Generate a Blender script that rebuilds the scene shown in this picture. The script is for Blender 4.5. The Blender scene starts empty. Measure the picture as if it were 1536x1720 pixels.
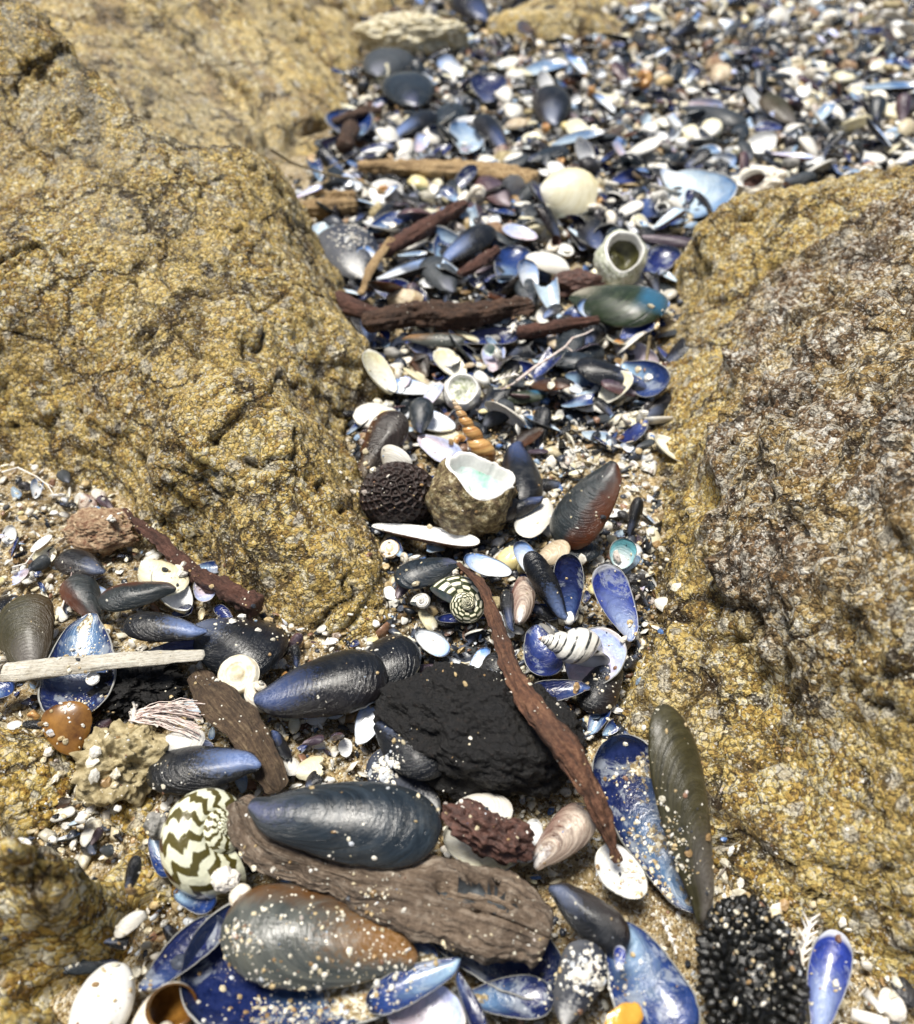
import bpy, math, random
import numpy as np
from mathutils import Vector, Matrix
random.seed(7); rng = np.random.default_rng(7)
scene = bpy.context.scene; COL = scene.collection
R = math.radians

# ---------------------------------------------------------------- camera, world, sun, exposure
CM = 0.01                        # everything below is measured in centimetres
CAM_H = 27.0; PITCH = R(42); FPX = 1400.0
cam_d = bpy.data.cameras.new("camera"); cam = bpy.data.objects.new("camera", cam_d); COL.objects.link(cam)
cam.location = (0, 0, CAM_H*CM); cam.rotation_euler = (R(90)-PITCH, 0, 0)
cam_d.sensor_fit = 'VERTICAL'; cam_d.sensor_height = 36; cam_d.lens = FPX/1720*36
cam_d.clip_start = .005; cam_d.clip_end = 60
cam_d.dof.use_dof = True; cam_d.dof.focus_distance = .32; cam_d.dof.aperture_fstop = 10
scene.camera = cam
SUN_EL, SUN_AZ = R(79), R(-75)   # azimuth measured from +Y (away from the viewer) towards +X
w = bpy.data.worlds.new("World"); scene.world = w; w.use_nodes = True
nt = w.node_tree; bg = nt.nodes['Background']
sk = nt.nodes.new('ShaderNodeTexSky'); sk.sky_type = 'NISHITA'; sk.sun_disc = False
sk.sun_elevation = SUN_EL; sk.sun_rotation = SUN_AZ; sk.air_density = 1.0; sk.dust_density = 3.0
nt.links.new(sk.outputs[0], bg.inputs[0]); bg.inputs[1].default_value = .065
sl = bpy.data.lights.new("sun", 'SUN'); sl.energy = 4.9; sl.angle = R(20); sl.color = (1, .955, .87)
so = bpy.data.objects.new("sun", sl); COL.objects.link(so)
sdir = Vector((math.sin(SUN_AZ)*math.cos(SUN_EL), math.cos(SUN_AZ)*math.cos(SUN_EL), math.sin(SUN_EL)))
so.rotation_euler = sdir.to_track_quat('Z', 'Y').to_euler(); so.location = (0, 0, 3)
scene.view_settings.view_transform = 'Standard'; scene.view_settings.look = 'None'
scene.view_settings.exposure = .34; scene.view_settings.gamma = 1

# ---------------------------------------------------------------- geometry of the view (to measure where things stand)
cp, sp_ = math.cos(PITCH), math.sin(PITCH)
def P(px, py, z=0.0):
    """world point (cm) at height z seen at photo pixel px,py"""
    t = (py-860)/FPX; Z = (CAM_H-z)/(sp_+t*cp)
    return Vector(((px-768)/FPX*Z, Z*(cp-t*sp_), z))
def PX(x, y, z):
    dz = z-CAM_H; Z = y*cp-dz*sp_; u = y*sp_+dz*cp
    return 768+FPX*x/Z, 860-FPX*u/Z

# ---------------------------------------------------------------- numpy noise
def _h(ix, iy, iz, s):
    n = (ix.astype(np.int64)*73856093) ^ (iy.astype(np.int64)*19349663) ^ (iz.astype(np.int64)*83492791) ^ (s*2654435761)
    n = (n ^ (n >> 13))*1274126177 & 0x7fffffff
    n = (n ^ (n >> 15))*1103515245 & 0x7fffffff
    return ((n ^ (n >> 16)) & 0xffffff)/float(0xffffff)
def vnoise(p, s=0):
    i = np.floor(p).astype(np.int64); f = p-i; f = f*f*f*(f*(f*6-15)+10)
    r = 0
    for a in (0, 1):
        for b in (0, 1):
            for c in (0, 1):
                wgt = (f[:, 0] if a else 1-f[:, 0])*(f[:, 1] if b else 1-f[:, 1])*(f[:, 2] if c else 1-f[:, 2])
                r = r+wgt*_h(i[:, 0]+a, i[:, 1]+b, i[:, 2]+c, s)
    return r*2-1
def fbm(p, o=4, s=0, g=.5):
    r = 0; a = 1; q = p.copy()
    for k in range(o): r = r+a*vnoise(q, s+k*17); q = q*2.03+5.1; a *= g
    return r
def worley(p, s=0):
    i = np.floor(p).astype(np.int64); best = np.full(len(p), 9.0); sec = best.copy(); idv = np.zeros(len(p))
    for a in (-1, 0, 1):
        for b in (-1, 0, 1):
            for c in (-1, 0, 1):
                x, y, z = i[:, 0]+a, i[:, 1]+b, i[:, 2]+c
                q = np.stack([x+_h(x, y, z, s+1), y+_h(x, y, z, s+2), z+_h(x, y, z, s+3)], 1)
                d = np.sqrt(((q-p)**2).sum(1)); m = d < best
                sec = np.where(m, best, np.minimum(sec, d)); idv = np.where(m, _h(x, y, z, s+4), idv); best = np.where(m, d, best)
    return best, sec, idv
def smooth(a, b, x): t = np.clip((x-a)/(b-a), 0, 1); return t*t*(3-2*t)

# ---------------------------------------------------------------- mesh / object helpers
def mesh(name, v, f, mats=(), mi=None, uv=None, smooth_=True, col=None):
    me = bpy.data.meshes.new(name); v = np.asarray(v, dtype=float)*CM
    if isinstance(f, np.ndarray):
        n, k = f.shape; me.vertices.add(len(v)); me.vertices.foreach_set('co', v.ravel())
        me.loops.add(n*k); me.loops.foreach_set('vertex_index', f.ravel().astype(np.int32))
        me.polygons.add(n); me.polygons.foreach_set('loop_start', np.arange(0, n*k, k, dtype=np.int32))
        me.update(calc_edges=True)
    else:
        me.from_pydata([tuple(q) for q in v], [], f)
    for m in mats: me.materials.append(m)
    if mi is not None: me.polygons.foreach_set('material_index', np.asarray(mi, dtype=np.int32))
    me.polygons.foreach_set('use_smooth', np.full(len(me.polygons), smooth_))
    if uv is not None:
        l = me.uv_layers.new(name='UVMap'); li = np.empty(len(me.loops), dtype=np.int32); me.loops.foreach_get('vertex_index', li)
        l.data.foreach_set('uv', np.asarray(uv, dtype=np.float32)[li].ravel())
    if col is not None:
        a = me.color_attributes.new('Col', 'FLOAT_COLOR', 'POINT'); c = np.ones((len(v), 4), dtype=np.float32); c[:, :3] = col
        a.data.foreach_set('color', c.ravel())
    me.validate(); me.update(); return me
def tag(o, label=None, cat=None, group=None, kind=None):
    for k, val in (('label', label), ('category', cat), ('group', group), ('kind', kind)):
        if val: o[k] = val
    return o
def obj(name, me, parent=None, loc=None):
    o = bpy.data.objects.new(name, me); COL.objects.link(o)
    if parent: o.parent = parent
    if loc is not None: o.location = Vector(loc)*CM
    return o
def empty(name, label=None, cat=None, group=None, loc=(0, 0, 0)):
    o = obj(name, None, None, loc); o.empty_display_size = .01; return tag(o, label, cat, group)

# ---------------------------------------------------------------- node helpers
class N:
    def __init__(s, name):
        s.m = bpy.data.materials.new(name); s.m.use_nodes = True; s.t = s.m.node_tree; s.b = s.t.nodes['Principled BSDF']
        s.b.inputs['Roughness'].default_value = .6
    def n(s, typ, **kw):
        x = s.t.nodes.new(typ)
        for k, v in kw.items(): setattr(x, k, v)
        return x
    def l(s, a, b): s.t.links.new(a, b)
    def put(s, sock, v):
        if isinstance(v, bpy.types.NodeSocket): s.l(v, sock)
        else: sock.default_value = v
    def cm(s, sc=(1, 1, 1), src='Object'):
        tc = s.n('ShaderNodeTexCoord'); mp = s.n('ShaderNodeMapping'); s.l(tc.outputs[src], mp.inputs[0])
        mp.inputs['Scale'].default_value = tuple(100*q for q in sc); return mp.outputs[0]
    def noise(s, co, sc, det=4, rough=.55, dist=0, out=0):
        x = s.n('ShaderNodeTexNoise'); s.l(co, x.inputs['Vector']); x.inputs['Scale'].default_value = sc
        x.inputs['Detail'].default_value = det; x.inputs['Roughness'].default_value = rough; x.inputs['Distortion'].default_value = dist
        return x.outputs[out]
    def vor(s, co, sc, feat='F1', rnd=1):
        x = s.n('ShaderNodeTexVoronoi', feature=feat); s.l(co, x.inputs['Vector']); x.inputs['Scale'].default_value = sc
        x.inputs['Randomness'].default_value = rnd; return x
    def ramp(s, fac, stops, interp='LINEAR'):
        x = s.n('ShaderNodeValToRGB'); e = x.color_ramp.elements; x.color_ramp.interpolation = interp
        while len(e) < len(stops): e.new(.5)
        for k, (p_, c) in enumerate(stops):
            e[k].position = p_; e[k].color = (*c, 1) if isinstance(c, tuple) else (c, c, c, 1)
        s.put(x.inputs[0], fac); return x.outputs[0]
    def mix(s, fac, a, b, mode='MIX'):
        x = s.n('ShaderNodeMix', data_type='RGBA', blend_type=mode); s.put(x.inputs[0], fac)
        for i, v in ((6, a), (7, b)): s.put(x.inputs[i], (*v, 1) if isinstance(v, tuple) else v)
        return x.outputs[2]
    def math(s, op, a, b=0.0, c=0.0):
        x = s.n('ShaderNodeMath', operation=op); s.put(x.inputs[0], a); s.put(x.inputs[1], b); s.put(x.inputs[2], c); return x.outputs[0]
    def sep(s, v):
        x = s.n('ShaderNodeSeparateXYZ'); s.l(v, x.inputs[0]); return x.outputs
    def comb(s, a, b, c=0.0):
        x = s.n('ShaderNodeCombineXYZ'); s.put(x.inputs[0], a); s.put(x.inputs[1], b); s.put(x.inputs[2], c); return x.outputs[0]
    def rnd(s): return s.n('ShaderNodeObjectInfo').outputs['Random']
    def uv(s): return s.n('ShaderNodeTexCoord').outputs['UV']
    def off(s, v, r, k=37.0):
        x = s.n('ShaderNodeVectorMath', operation='ADD'); s.l(v, x.inputs[0]); s.l(s.comb(s.math('MULTIPLY', r, k), s.math('MULTIPLY', r, k*1.7), 0.0), x.inputs[1]); return x.outputs[0]
    def bump(s, h, dist, strength=1.0, nrm=None):
        x = s.n('ShaderNodeBump'); x.inputs['Distance'].default_value = dist*CM; x.inputs['Strength'].default_value = strength
        s.put(x.inputs['Height'], h)
        if nrm is not None: s.l(nrm, x.inputs['Normal'])
        return x.outputs[0]
    def fin(s, col=None, rough=None, nrm=None, spec=None, coat=None, crough=.15, sss=None):
        b = s.b.inputs
        if col is not None: s.put(b['Base Color'], (*col, 1) if isinstance(col, tuple) else col)
        if rough is not None: s.put(b['Roughness'], rough)
        if nrm is not None: s.l(nrm, b['Normal'])
        if spec is not None: b['Specular IOR Level'].default_value = spec
        if coat is not None: b['Coat Weight'].default_value = coat; b['Coat Roughness'].default_value = crough
        if sss: b['Subsurface Weight'].default_value = sss; b['Subsurface Scale'].default_value = .004; b['Subsurface Radius'].default_value = (1, .8, .6)
        return s.m

def rock_mat(name, seed, ochre=.5, dark=.5, pink=0., big=1.0, white=.5, streak=0, bmp=1.):
    m = N(name); co = m.cm(); 
    reg = m.noise(m.off(co, m.math('ADD', 0.0, seed)), .16, 3, .5)
    reg2 = m.noise(m.off(co, m.math('ADD', 0.0, seed+3.3)), .45, 4, .6)
    # warp so grains look torn rather than cellular
    wn = m.noise(co, 2.5, 3, .6, out=1)
    va = m.n('ShaderNodeVectorMath', operation='MULTIPLY_ADD'); m.l(wn, va.inputs[0]); va.inputs[1].default_value = (.35,)*3; m.l(co, va.inputs[2])
    g1 = m.vor(va.outputs[0], 3.4/big); g2 = m.vor(va.outputs[0], 9.0/big); g0 = m.vor(va.outputs[0], 1.25/big)
    r1 = m.sep(g1.outputs['Color'])[0]; r2 = m.sep(g2.outputs['Color'])[1]; r0 = m.sep(g0.outputs['Color'])[2]
    mixr = m.math('ADD', m.math('MULTIPLY', r1, .6), m.math('MULTIPLY', r2, .4))
    fine = m.noise(co, 14, 4, .65)
    val = m.math('ADD', m.math('MULTIPLY', mixr, .74), m.math('MULTIPLY', fine, .26))
    c_och = m.ramp(val, [(.16, (.05, .02, .003)), (.29, (.33, .175, .025)), (.45, (.66, .45, .10)), (.60, (.82, .66, .25)), (.76, (.90, .86, .70))])
    c_gry = m.ramp(val, [(.16, (.03, .02, .008)), (.29, (.20, .145, .055)), (.45, (.50, .41, .185)), (.60, (.74, .66, .42)), (.76, (.90, .88, .79))])
    c_pnk = m.ramp(val, [(.18, (.022, .010, .005)), (.32, (.13, .070, .035)), (.46, (.36, .25, .15)), (.60, (.64, .56, .44)), (.76, (.90, .87, .80))])
    c = m.mix(m.ramp(reg, [(.5-.3*ochre, 0.), (.66-.25*ochre, 1.)]), c_gry, c_och)
    at = m.sep(m.n('ShaderNodeVertexColor', layer_name='Col').outputs[0])
    if streak:
        cc = m.cm((.9, .12, .5)); cc.node.vector_type = 'TEXTURE'; cc.node.inputs['Scale'].default_value = (.011, .09, .02); cc.node.inputs['Rotation'].default_value = (0, 0, R(28)); sn = m.noise(cc, .35, 5, .65, .6); c = m.mix(m.ramp(sn, [(.53, 0.), (.60, .8*streak)]), c, (.20, .105, .035)); c = m.mix(m.ramp(sn, [(.40, .75*streak), (.50, .25*streak)]), c, (.70, .56, .28))
    c = m.mix(m.ramp(m.noise(co, .28, 5, .6), [(.48, 0.), (.62, .5)]), c, m.mix(fine, (.62, .40, .085), (.84, .66, .26)))
    if pink: c = m.mix(at[0], c, c_pnk)
    # rust patches
    c = m.mix(m.math('MULTIPLY', m.ramp(reg2, [(.56, 0.), (.72, 1.)]), .5), c, m.mix(.6, c, (.42, .17, .03)))
    # quartz pebbles
    q = m.math('MULTIPLY', m.ramp(r0, [(.86-.25*white, 0.), (.88-.25*white, 1.)]), m.ramp(g0.outputs['Distance'], [(.30, 1.), (.42, 0.)]))
    c = m.mix(m.math('MULTIPLY', q, .75), c, m.ramp(fine, [(.3, (.46, .42, .32)), (.7, (.82, .79, .70))]))
    # dark mineral seams between grains and lichen specks
    sp = m.noise(co, 5.5, 6, .72)
    edge = m.vor(va.outputs[0], 3.4/big, 'DISTANCE_TO_EDGE').outputs[0]
    seam = m.math('MULTIPLY', m.ramp(edge, [(.03, 1.), (.13, 0.)]), m.ramp(sp, [(.41, 0.), (.50, 1.)]))
    spots = m.ramp(m.math('ADD', sp, m.math('MULTIPLY', m.math('SUBTRACT', reg2, .5), .7)), [(.585-.06*dark, 0.), (.635-.06*dark, 1.)])
    c = m.mix(m.math('MULTIPLY', m.math('MAXIMUM', seam, spots), .82), c, (.045, .03, .016))
    c = m.mix(m.math('MULTIPLY', at[1], m.ramp(fine, [(.35, 1.), (.7, .55)])), c, (.035, .02, .01))
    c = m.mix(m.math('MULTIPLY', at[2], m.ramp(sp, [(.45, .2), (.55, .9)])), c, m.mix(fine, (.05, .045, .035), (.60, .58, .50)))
    ce = m.n('ShaderNodeVectorMath', operation='MULTIPLY_ADD'); m.l(m.noise(co, .8, 5, .65, out=1), ce.inputs[0]); ce.inputs[1].default_value = (2.4,)*3; m.l(m.cm((.8, .8, 1.6)), ce.inputs[2])
    cw = m.vor(ce.outputs[0], .22, 'DISTANCE_TO_EDGE').outputs[0]; ckl = m.math('MULTIPLY', m.ramp(cw, [(.008, 1.), (.035, 0.)]), m.ramp(reg2, [(.38, 0.), (.48, 1.)]))
    c = m.mix(m.math('MULTIPLY', ckl, .85), c, (.03, .017, .008))
    fleck = m.ramp(m.sep(m.vor(co, 16).outputs['Color'])[0], [(.93, 0.), (.95, 1.)])
    c = m.mix(m.math('MULTIPLY', fleck, .6), c, (.88, .85, .76))  # small pale flecks scattered at random through the rock colour
    h = m.math('ADD', m.math('MULTIPLY', m.ramp(g1.outputs['Distance'], [(0., 1.), (.6, 0.)]), .9),
        m.math('ADD', m.math('MULTIPLY', g2.outputs['Distance'], -.5), m.math('ADD', m.math('MULTIPLY', fine, .7), m.math('ADD', m.math('MULTIPLY', ckl, -1.2), m.math('MULTIPLY', sp, -.9)))))
    return m.fin(c, m.ramp(q, [(0., .72), (1., .35)]), m.bump(h, .21*big*bmp, 1.0), spec=.35)

# ---------------------------------------------------------------- rocks: surfaces through measured points, torn by noise, closed below
def rock(name, label, pts, base, cx, dx, mat, seed, back=(), soft=7., amp=1.0, grain=1.0, colf=None, dispf=None, blocky=1., blk=1., lichen=None, fs=1., ridge=0, strat=.25, sdir=(.35, .2, 1.0)):
    W = [P(*q) if len(q) == 3 else Vector(q[:3]) for q in pts]
    B = [P(q[0], q[1], -.2) for q in base]; out = []
    for q in W[:ridge]: h_ = Vector((q.x, q.y, 0)).normalized(); W.append(Vector((q.x+h_.x*4.5, q.y+h_.y*4.5, q.z*.55-.3)))
    for k in range(len(B)):
        a = B[max(0, k-1)]; b = B[min(len(B)-1, k+1)]; t = (b-a); n = Vector((t.y, -t.x, 0)).normalized()*1.8
        out.append(Vector((B[k].x, B[k].y, 0))+n+Vector((0, 0, -2.2)))
    allp = W+B+out+[Vector(q) for q in back]
    A = np.array([[q.x, q.y, q.z] for q in allp]); X = A[:, :2]; n = len(X)
    D = np.sqrt(((X[:, None]-X[None])**2).sum(2)+soft)
    M = np.zeros((n+3, n+3)); M[:n, :n] = D+-np.eye(n)*0; M[:n, n] = 1; M[:n, n+1:] = X; M[n, :n] = 1; M[n+1:, :n] = X.T
    wt = np.linalg.solve(M, np.concatenate([A[:, 2], [0, 0, 0]]))
    x0, x1, y0, y1 = cx; xs = np.arange(x0, x1, dx); ys = np.arange(y0, y1, dx); gx, gy = np.meshgrid(xs, ys); G = np.stack([gx.ravel(), gy.ravel()], 1)
    z = np.empty(len(G))
    for s in range(0, len(G), 40000):
        g = G[s:s+40000]; z[s:s+40000] = np.sqrt(((g[:, None]-X[None])**2).sum(2)+soft) @ wt[:n]+wt[n]+g @ wt[n+1:]
    z = np.maximum(z, -2.5); nx, ny = len(xs), len(ys)
    Z = z.reshape(ny, nx); gyy, gxx = np.gradient(Z, dx); nr = np.stack([-gxx.ravel(), -gyy.ravel(), np.ones(nx*ny)], 1); nr /= np.linalg.norm(nr, axis=1)[:, None]
    p = np.concatenate([G, z[:, None]], 1)
    wob = fbm(p/3.5, 3, seed)[:, None]*np.array([[.8, .8, .8]])
    d = .22*fbm(p/4.2, 4, seed+3)+.16*fbm(p/1.1, 3, seed+5)
    f1, f2, _ = worley((p+wob*.2)/1.25, seed+7); d += .26*grain*(np.clip(.62-f1, 0, 1))
    f1, f2, _ = worley((p+wob*.1)/.5, seed+9); d += .13*grain*(np.clip(.6-f1, -.1, 1))
    d += .035*fbm(p/.22, 2, seed+11)
    sd = np.array(sdir)/np.linalg.norm(sdir); q = p @ sd+1.2*fbm(p/6, 3, seed+13)
    fold = vnoise(np.stack([q/1.1/fs, p[:, 0]/9/fs, p[:, 1]/9/fs], 1), seed+15)
    d += -strat*np.exp(-(fold/.10)**2)+strat*.5*fold                       # foliation grooves and ledges
    pw = (p+1.1*np.stack([fbm(p/3, 3, seed+31), fbm(p/3, 3, seed+32), fbm(p/3, 3, seed+33)], 1))*np.array([.10, .14, .2])*blk
    w1, w2, wi = worley(pw, seed+34); d += .55*(wi-.5)*smooth(.0, .12, w2-w1)*blocky
    ck = np.exp(-((w2-w1)/.022)**2)*(vnoise(p/3.5, seed+22) > -.25); cr = fbm(p/5.5+9, 3, seed+21); ck2 = np.exp(-(cr/.014)**2)*(vnoise(p/4, seed+23) > 0); ck = np.maximum(ck, ck2)
    groove = np.exp(-(fold/.05)**2)*smooth(-.1, .3, vnoise(p/5, seed+24))
    d -= .34*ck
    if dispf: d += dispf(p)
    fade = smooth(-2.4, -1, z)[:, None]
    v = p+nr*(d*amp)[:, None]*fade
    idx = np.arange(nx*ny).reshape(ny, nx); F = np.stack([idx[:-1, :-1], idx[:-1, 1:], idx[1:, 1:], idx[1:, :-1]], 2).reshape(-1, 4)
    keep = (v[F, 2].max(1) > -1.3); F = F[keep]
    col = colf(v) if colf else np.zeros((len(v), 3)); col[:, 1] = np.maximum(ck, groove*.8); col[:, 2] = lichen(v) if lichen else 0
    used = np.unique(F); mp = np.full(len(v), -1); mp[used] = np.arange(len(used)); F = mp[F]; v = v[used]; col = col[used]
    # close it: skirt down to a flat underside
    e = np.sort(np.concatenate([F[:, [0, 1]], F[:, [1, 2]], F[:, [2, 3]], F[:, [3, 0]]]), axis=1); de = np.concatenate([F[:, [0, 1]], F[:, [1, 2]], F[:, [2, 3]], F[:, [3, 0]]])
    key = e[:, 0].astype(np.int64)*len(v)+e[:, 1]; u, inv, cnt = np.unique(key, return_inverse=True, return_counts=True)
    bd = de[cnt[inv] == 1]; bv = np.unique(bd); m2 = np.full(len(v), -1); m2[bv] = len(v)+np.arange(len(bv)); low = v[bv].copy(); low[:, 2] = -4
    sk_ = np.stack([bd[:, 1], bd[:, 0], m2[bd[:, 0]], m2[bd[:, 1]]], 1)
    v = np.concatenate([v, low]); col = np.concatenate([col, col[bv]])
    o = obj(name, mesh(name, v, np.concatenate([F, sk_]), [mat], col=col)); tag(o, label, 'rock', 'rocks around the shell gully')
    hf = (xs, ys, Z); return hf
HF = []
def hfz(x, y):
    r = -9.0
    for xs, ys, Z in HF:
        i = (x-xs[0])/(xs[1]-xs[0]); j = (y-ys[0])/(ys[1]-ys[0])
        if 0 <= i < len(xs)-1 and 0 <= j < len(ys)-1: r = max(r, Z[int(j), int(i)])
    return r
M_rockL = rock_mat('ochre_granite', 1.0, ochre=1.0, dark=.35, streak=.5)
M_rockB = rock_mat('tan_granite', 2.3, ochre=.7, dark=.1, big=1.5, white=.1, streak=1, bmp=.5)
M_rockR = rock_mat('weathered_granite', 4.1, ochre=.9, dark=.4, streak=.4, pink=1., white=.75)
M_rockF = rock_mat('golden_granite', 6.4, ochre=1.6, dark=-1., big=1.3, bmp=.7, white=.6)

def colR(v):
    # brown weathered crust on the upper part of the right boulder, paler yellow skirt
    s = smooth(2.4, 4.6, v[:, 2]+1.3*fbm(v/2.5, 4, 77))*smooth(13, 21, v[:, 1]+1.5*fbm(v/4, 3, 78))
    s = s*(1-smooth(44, 45.2, v[:, 1]+1.5*fbm(v/5, 3, 79)-.25*(v[:, 0]-18)))
    return np.stack([s*(.55+.4*smooth(-.4, .3, fbm(v/2, 3, 81))), s*0, s*0], 1)
def dispR(p):
    s = colR(p)[:, 0]*1.2; f1, _, i_ = worley(p/.95+.12*fbm(p/1.5, 2, 70)[:, None], 71); f2, _, _ = worley(p/.42, 72)
    return s*(.9+.42*np.clip(.62-f1, 0, 1)*(i_ > .3)*1.6+.22*np.clip(.6-f2, 0, 1))+(1-s)*.12*fbm(p/.9, 3, 73)
DX = .1
HF.append(rock('granite_boulder', 'big ochre speckled boulder with a rounded top, left of the shell gully',
    [(430,264,8.0),(385,256,9.4),(340,254,10.4),(295,232,11.0),(250,208,11.4),(185,155,12.2),(130,100,12.8),(60,64,13.3),(0,48,13.6),(-100,20,13.9),(-200,0,14),(628,640,1.4),(585,545,2.4),(538,430,3.8),(498,335,5.6),
     (0,150,11.9),(70,170,11.6),(-120,130,12.2),(150,240,10.6),(300,500,7.4),(450,600,5.2),(500,900,2.9),(300,850,2.3),(100,600,4.9),(-100,600,5.2),(430,380,7.6),(560,760,2.8),(590,950,2.2),(380,960,1.5)],
    [(-250,760),(-100,780),(0,793),(100,818),(210,862),(330,958),(440,1048),(530,1082),(600,1075),(640,1050),(660,980),(640,900),(622,840),(603,780),(612,710)],
    (-52,-1,17,72), DX, M_rockL, 11, back=[(-2.6,38,-1.5),(-4.2,44,-1.5),(-6.3,51,-1.5),(-8.3,58,-1.5),(-11,64,-1.5),(-18,69,-1.5),(-30,74,-1.5),(-45,80,-1),(-60,70,6)], ridge=11, strat=.26, sdir=(.5,-.25,1), lichen=lambda v: smooth(8., 11.5, v[:, 2]+1.6*fbm(v/3, 3, 88))*smooth(-.5, .2, fbm(v/1.6, 4, 89))*.85))
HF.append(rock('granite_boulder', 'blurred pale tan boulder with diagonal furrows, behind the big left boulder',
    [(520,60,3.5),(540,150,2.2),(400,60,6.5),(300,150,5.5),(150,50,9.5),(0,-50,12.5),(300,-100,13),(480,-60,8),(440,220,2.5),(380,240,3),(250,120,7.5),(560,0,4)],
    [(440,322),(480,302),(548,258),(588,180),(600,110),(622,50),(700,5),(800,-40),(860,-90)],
    (-90,6,50,190), .25, M_rockB, 23, soft=120., back=[(-25,62,-1.5),(-40,70,0),(-60,76,2),(-95,90,8),(-40,190,10),(-80,170,16),(0,190,-1),(-22,175,3),(-95,60,0),(-30,130,10),(-60,120,14)], grain=.8, strat=1.7, fs=3.2, sdir=(.8,.42,.7), blocky=.8, blk=.5, lichen=lambda v: smooth(-15, -24, v[:, 0]+4*fbm(v/8, 3, 95))*smooth(12, 5, v[:, 2]+2*fbm(v/6, 3, 96))*.55))  # lichen: grey stain that also paints in the shaded crease behind the ridge
HF.append(rock('granite_boulder', 'large rough brown and yellow boulder studded with white grains, right of the shell gully',
    [(1600,275,6.6),(1536,287,6),(1400,305,4.6),(1300,338,3.1),(1220,388,1.6),(1300,500,4.5),(1450,450,7),(1536,400,8),(1300,800,5.5),(1500,700,9),(1500,1000,8),(1300,1100,3.5),(1400,1300,3.3),
     (1536,1400,4.2),(1700,900,11),(1210,700,3.0),(1200,950,2.8),(1150,1150,1.3),(1200,560,2.6),(1400,600,7.4),(1700,1300,7),(1800,600,13),(1700,1550,4),(1150,820,1.9),(1250,1250,1.4),(1160,540,1.3)],
    [(1180,418),(1150,450),(1122,500),(1118,560),(1100,620),(1085,700),(1085,780),(1085,860),(1092,920),(1085,980),(1078,1050),(1040,1130),(1018,1210),(1040,1290),(1095,1370),(1160,1450),(1225,1535),(1340,1580),(1420,1600),(1480,1650),(1560,1700),(1650,1760),(1800,1850)],
    (3,60,5,80), DX, M_rockR, 37, back=[(15.5,58,-1.2),(20,64,-1.2),(25,69,-1.2),(34,74,-1.2),(50,80,0),(60,40,14),(60,20,12),(14,52,-1.5)], colf=colR, dispf=dispR, strat=.2, sdir=(-.5,.3,1), grain=1.35))
HF.append(rock('granite_boulder', 'golden quartz-rich boulder in the bottom left corner',
    [(0,1350,1.5),(0,1600,2.3),(130,1480,1.5),(-200,1400,3.2),(-150,1700,3.4),(60,1270,.9),(80,1700,2.2),(215,1450,.9),(0,1250,.9),(-200,1260,2),(150,1600,1.4),(200,1550,1.1)],
    [(-300,1190),(-150,1200),(0,1212),(90,1245),(140,1300),(190,1350),(270,1385),(285,1450),(262,1530),(225,1600),(170,1650),(130,1720),(100,1830),(60,1950)][::-1],
    (-32,-5,3,24), DX*.8, M_rockF, 51, back=[(-30,4,3),(-25,5,3),(-18,3.5,2),(-31,20,3)], strat=.16, sdir=(1,.45,.25), grain=1.2, blocky=.6))
HF.append(rock('granite_boulder', 'small yellow rock edge at the top of the photo beyond the shells',
    [(960,-30,5),(1000,0,1.6),(930,0,1.2)], [(870,-60),(885,8),(930,22),(1000,28),(1070,14),(1110,-10),(1180,-60)],
    (4,55,120,200), .4, M_rockB, 61, back=[(30,200,4),(15,190,4),(52,185,0)], grain=1.6, strat=.3))
# ---------------------------------------------------------------- ground
def sand_mat():
    m = N('shell_sand'); co = m.cm(); g = m.vor(co, 11); g2 = m.vor(co, 5.5); r = m.sep(g.outputs['Color'])[0]; r2 = m.sep(g2.outputs['Color'])[1]
    f = m.noise(co, .8, 4, .6)
    c = m.ramp(m.math('ADD', m.math('MULTIPLY', r, .7), m.math('MULTIPLY', r2, .3)), [(.08, (.10, .06, .03)), (.25, (.32, .22, .09)), (.45, (.52, .40, .20)), (.65, (.66, .55, .34)), (.85, (.85, .81, .70))])
    c = m.mix(m.math('MULTIPLY', m.ramp(f, [(.42, 1.), (.62, 0.)]), .65), c, (.17, .11, .05), 'MIX')
    h = m.math('ADD', m.math('MULTIPLY', g.outputs['Distance'], -1.), m.math('MULTIPLY', g2.outputs['Distance'], -.8))
    return m.fin(c, .6, m.bump(h, .14))
xs = np.concatenate([np.linspace(-400, -60, 18), np.arange(-55, 60, .5), np.linspace(65, 400, 18)]); ys = np.concatenate([np.linspace(-60, 4, 10), np.arange(5, 70, .4), np.arange(70, 180, 1.5), np.linspace(185, 500, 16)])
gx, gy = np.meshgrid(xs, ys); p = np.stack([gx.ravel(), gy.ravel(), np.zeros(gx.size)], 1)
p[:, 2] = .28*fbm(p/5, 4, 90)+.10*fbm(p/1.3, 2, 91); idx = np.arange(len(p)).reshape(gx.shape)
F = np.stack([idx[:-1, :-1], idx[:-1, 1:], idx[1:, 1:], idx[1:, :-1]], 2).reshape(-1, 4)
g_o = obj('ground', mesh('ground', p, F, [sand_mat()])); tag(g_o, 'yellow brown sand under the shells', 'ground', kind='structure')
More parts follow.
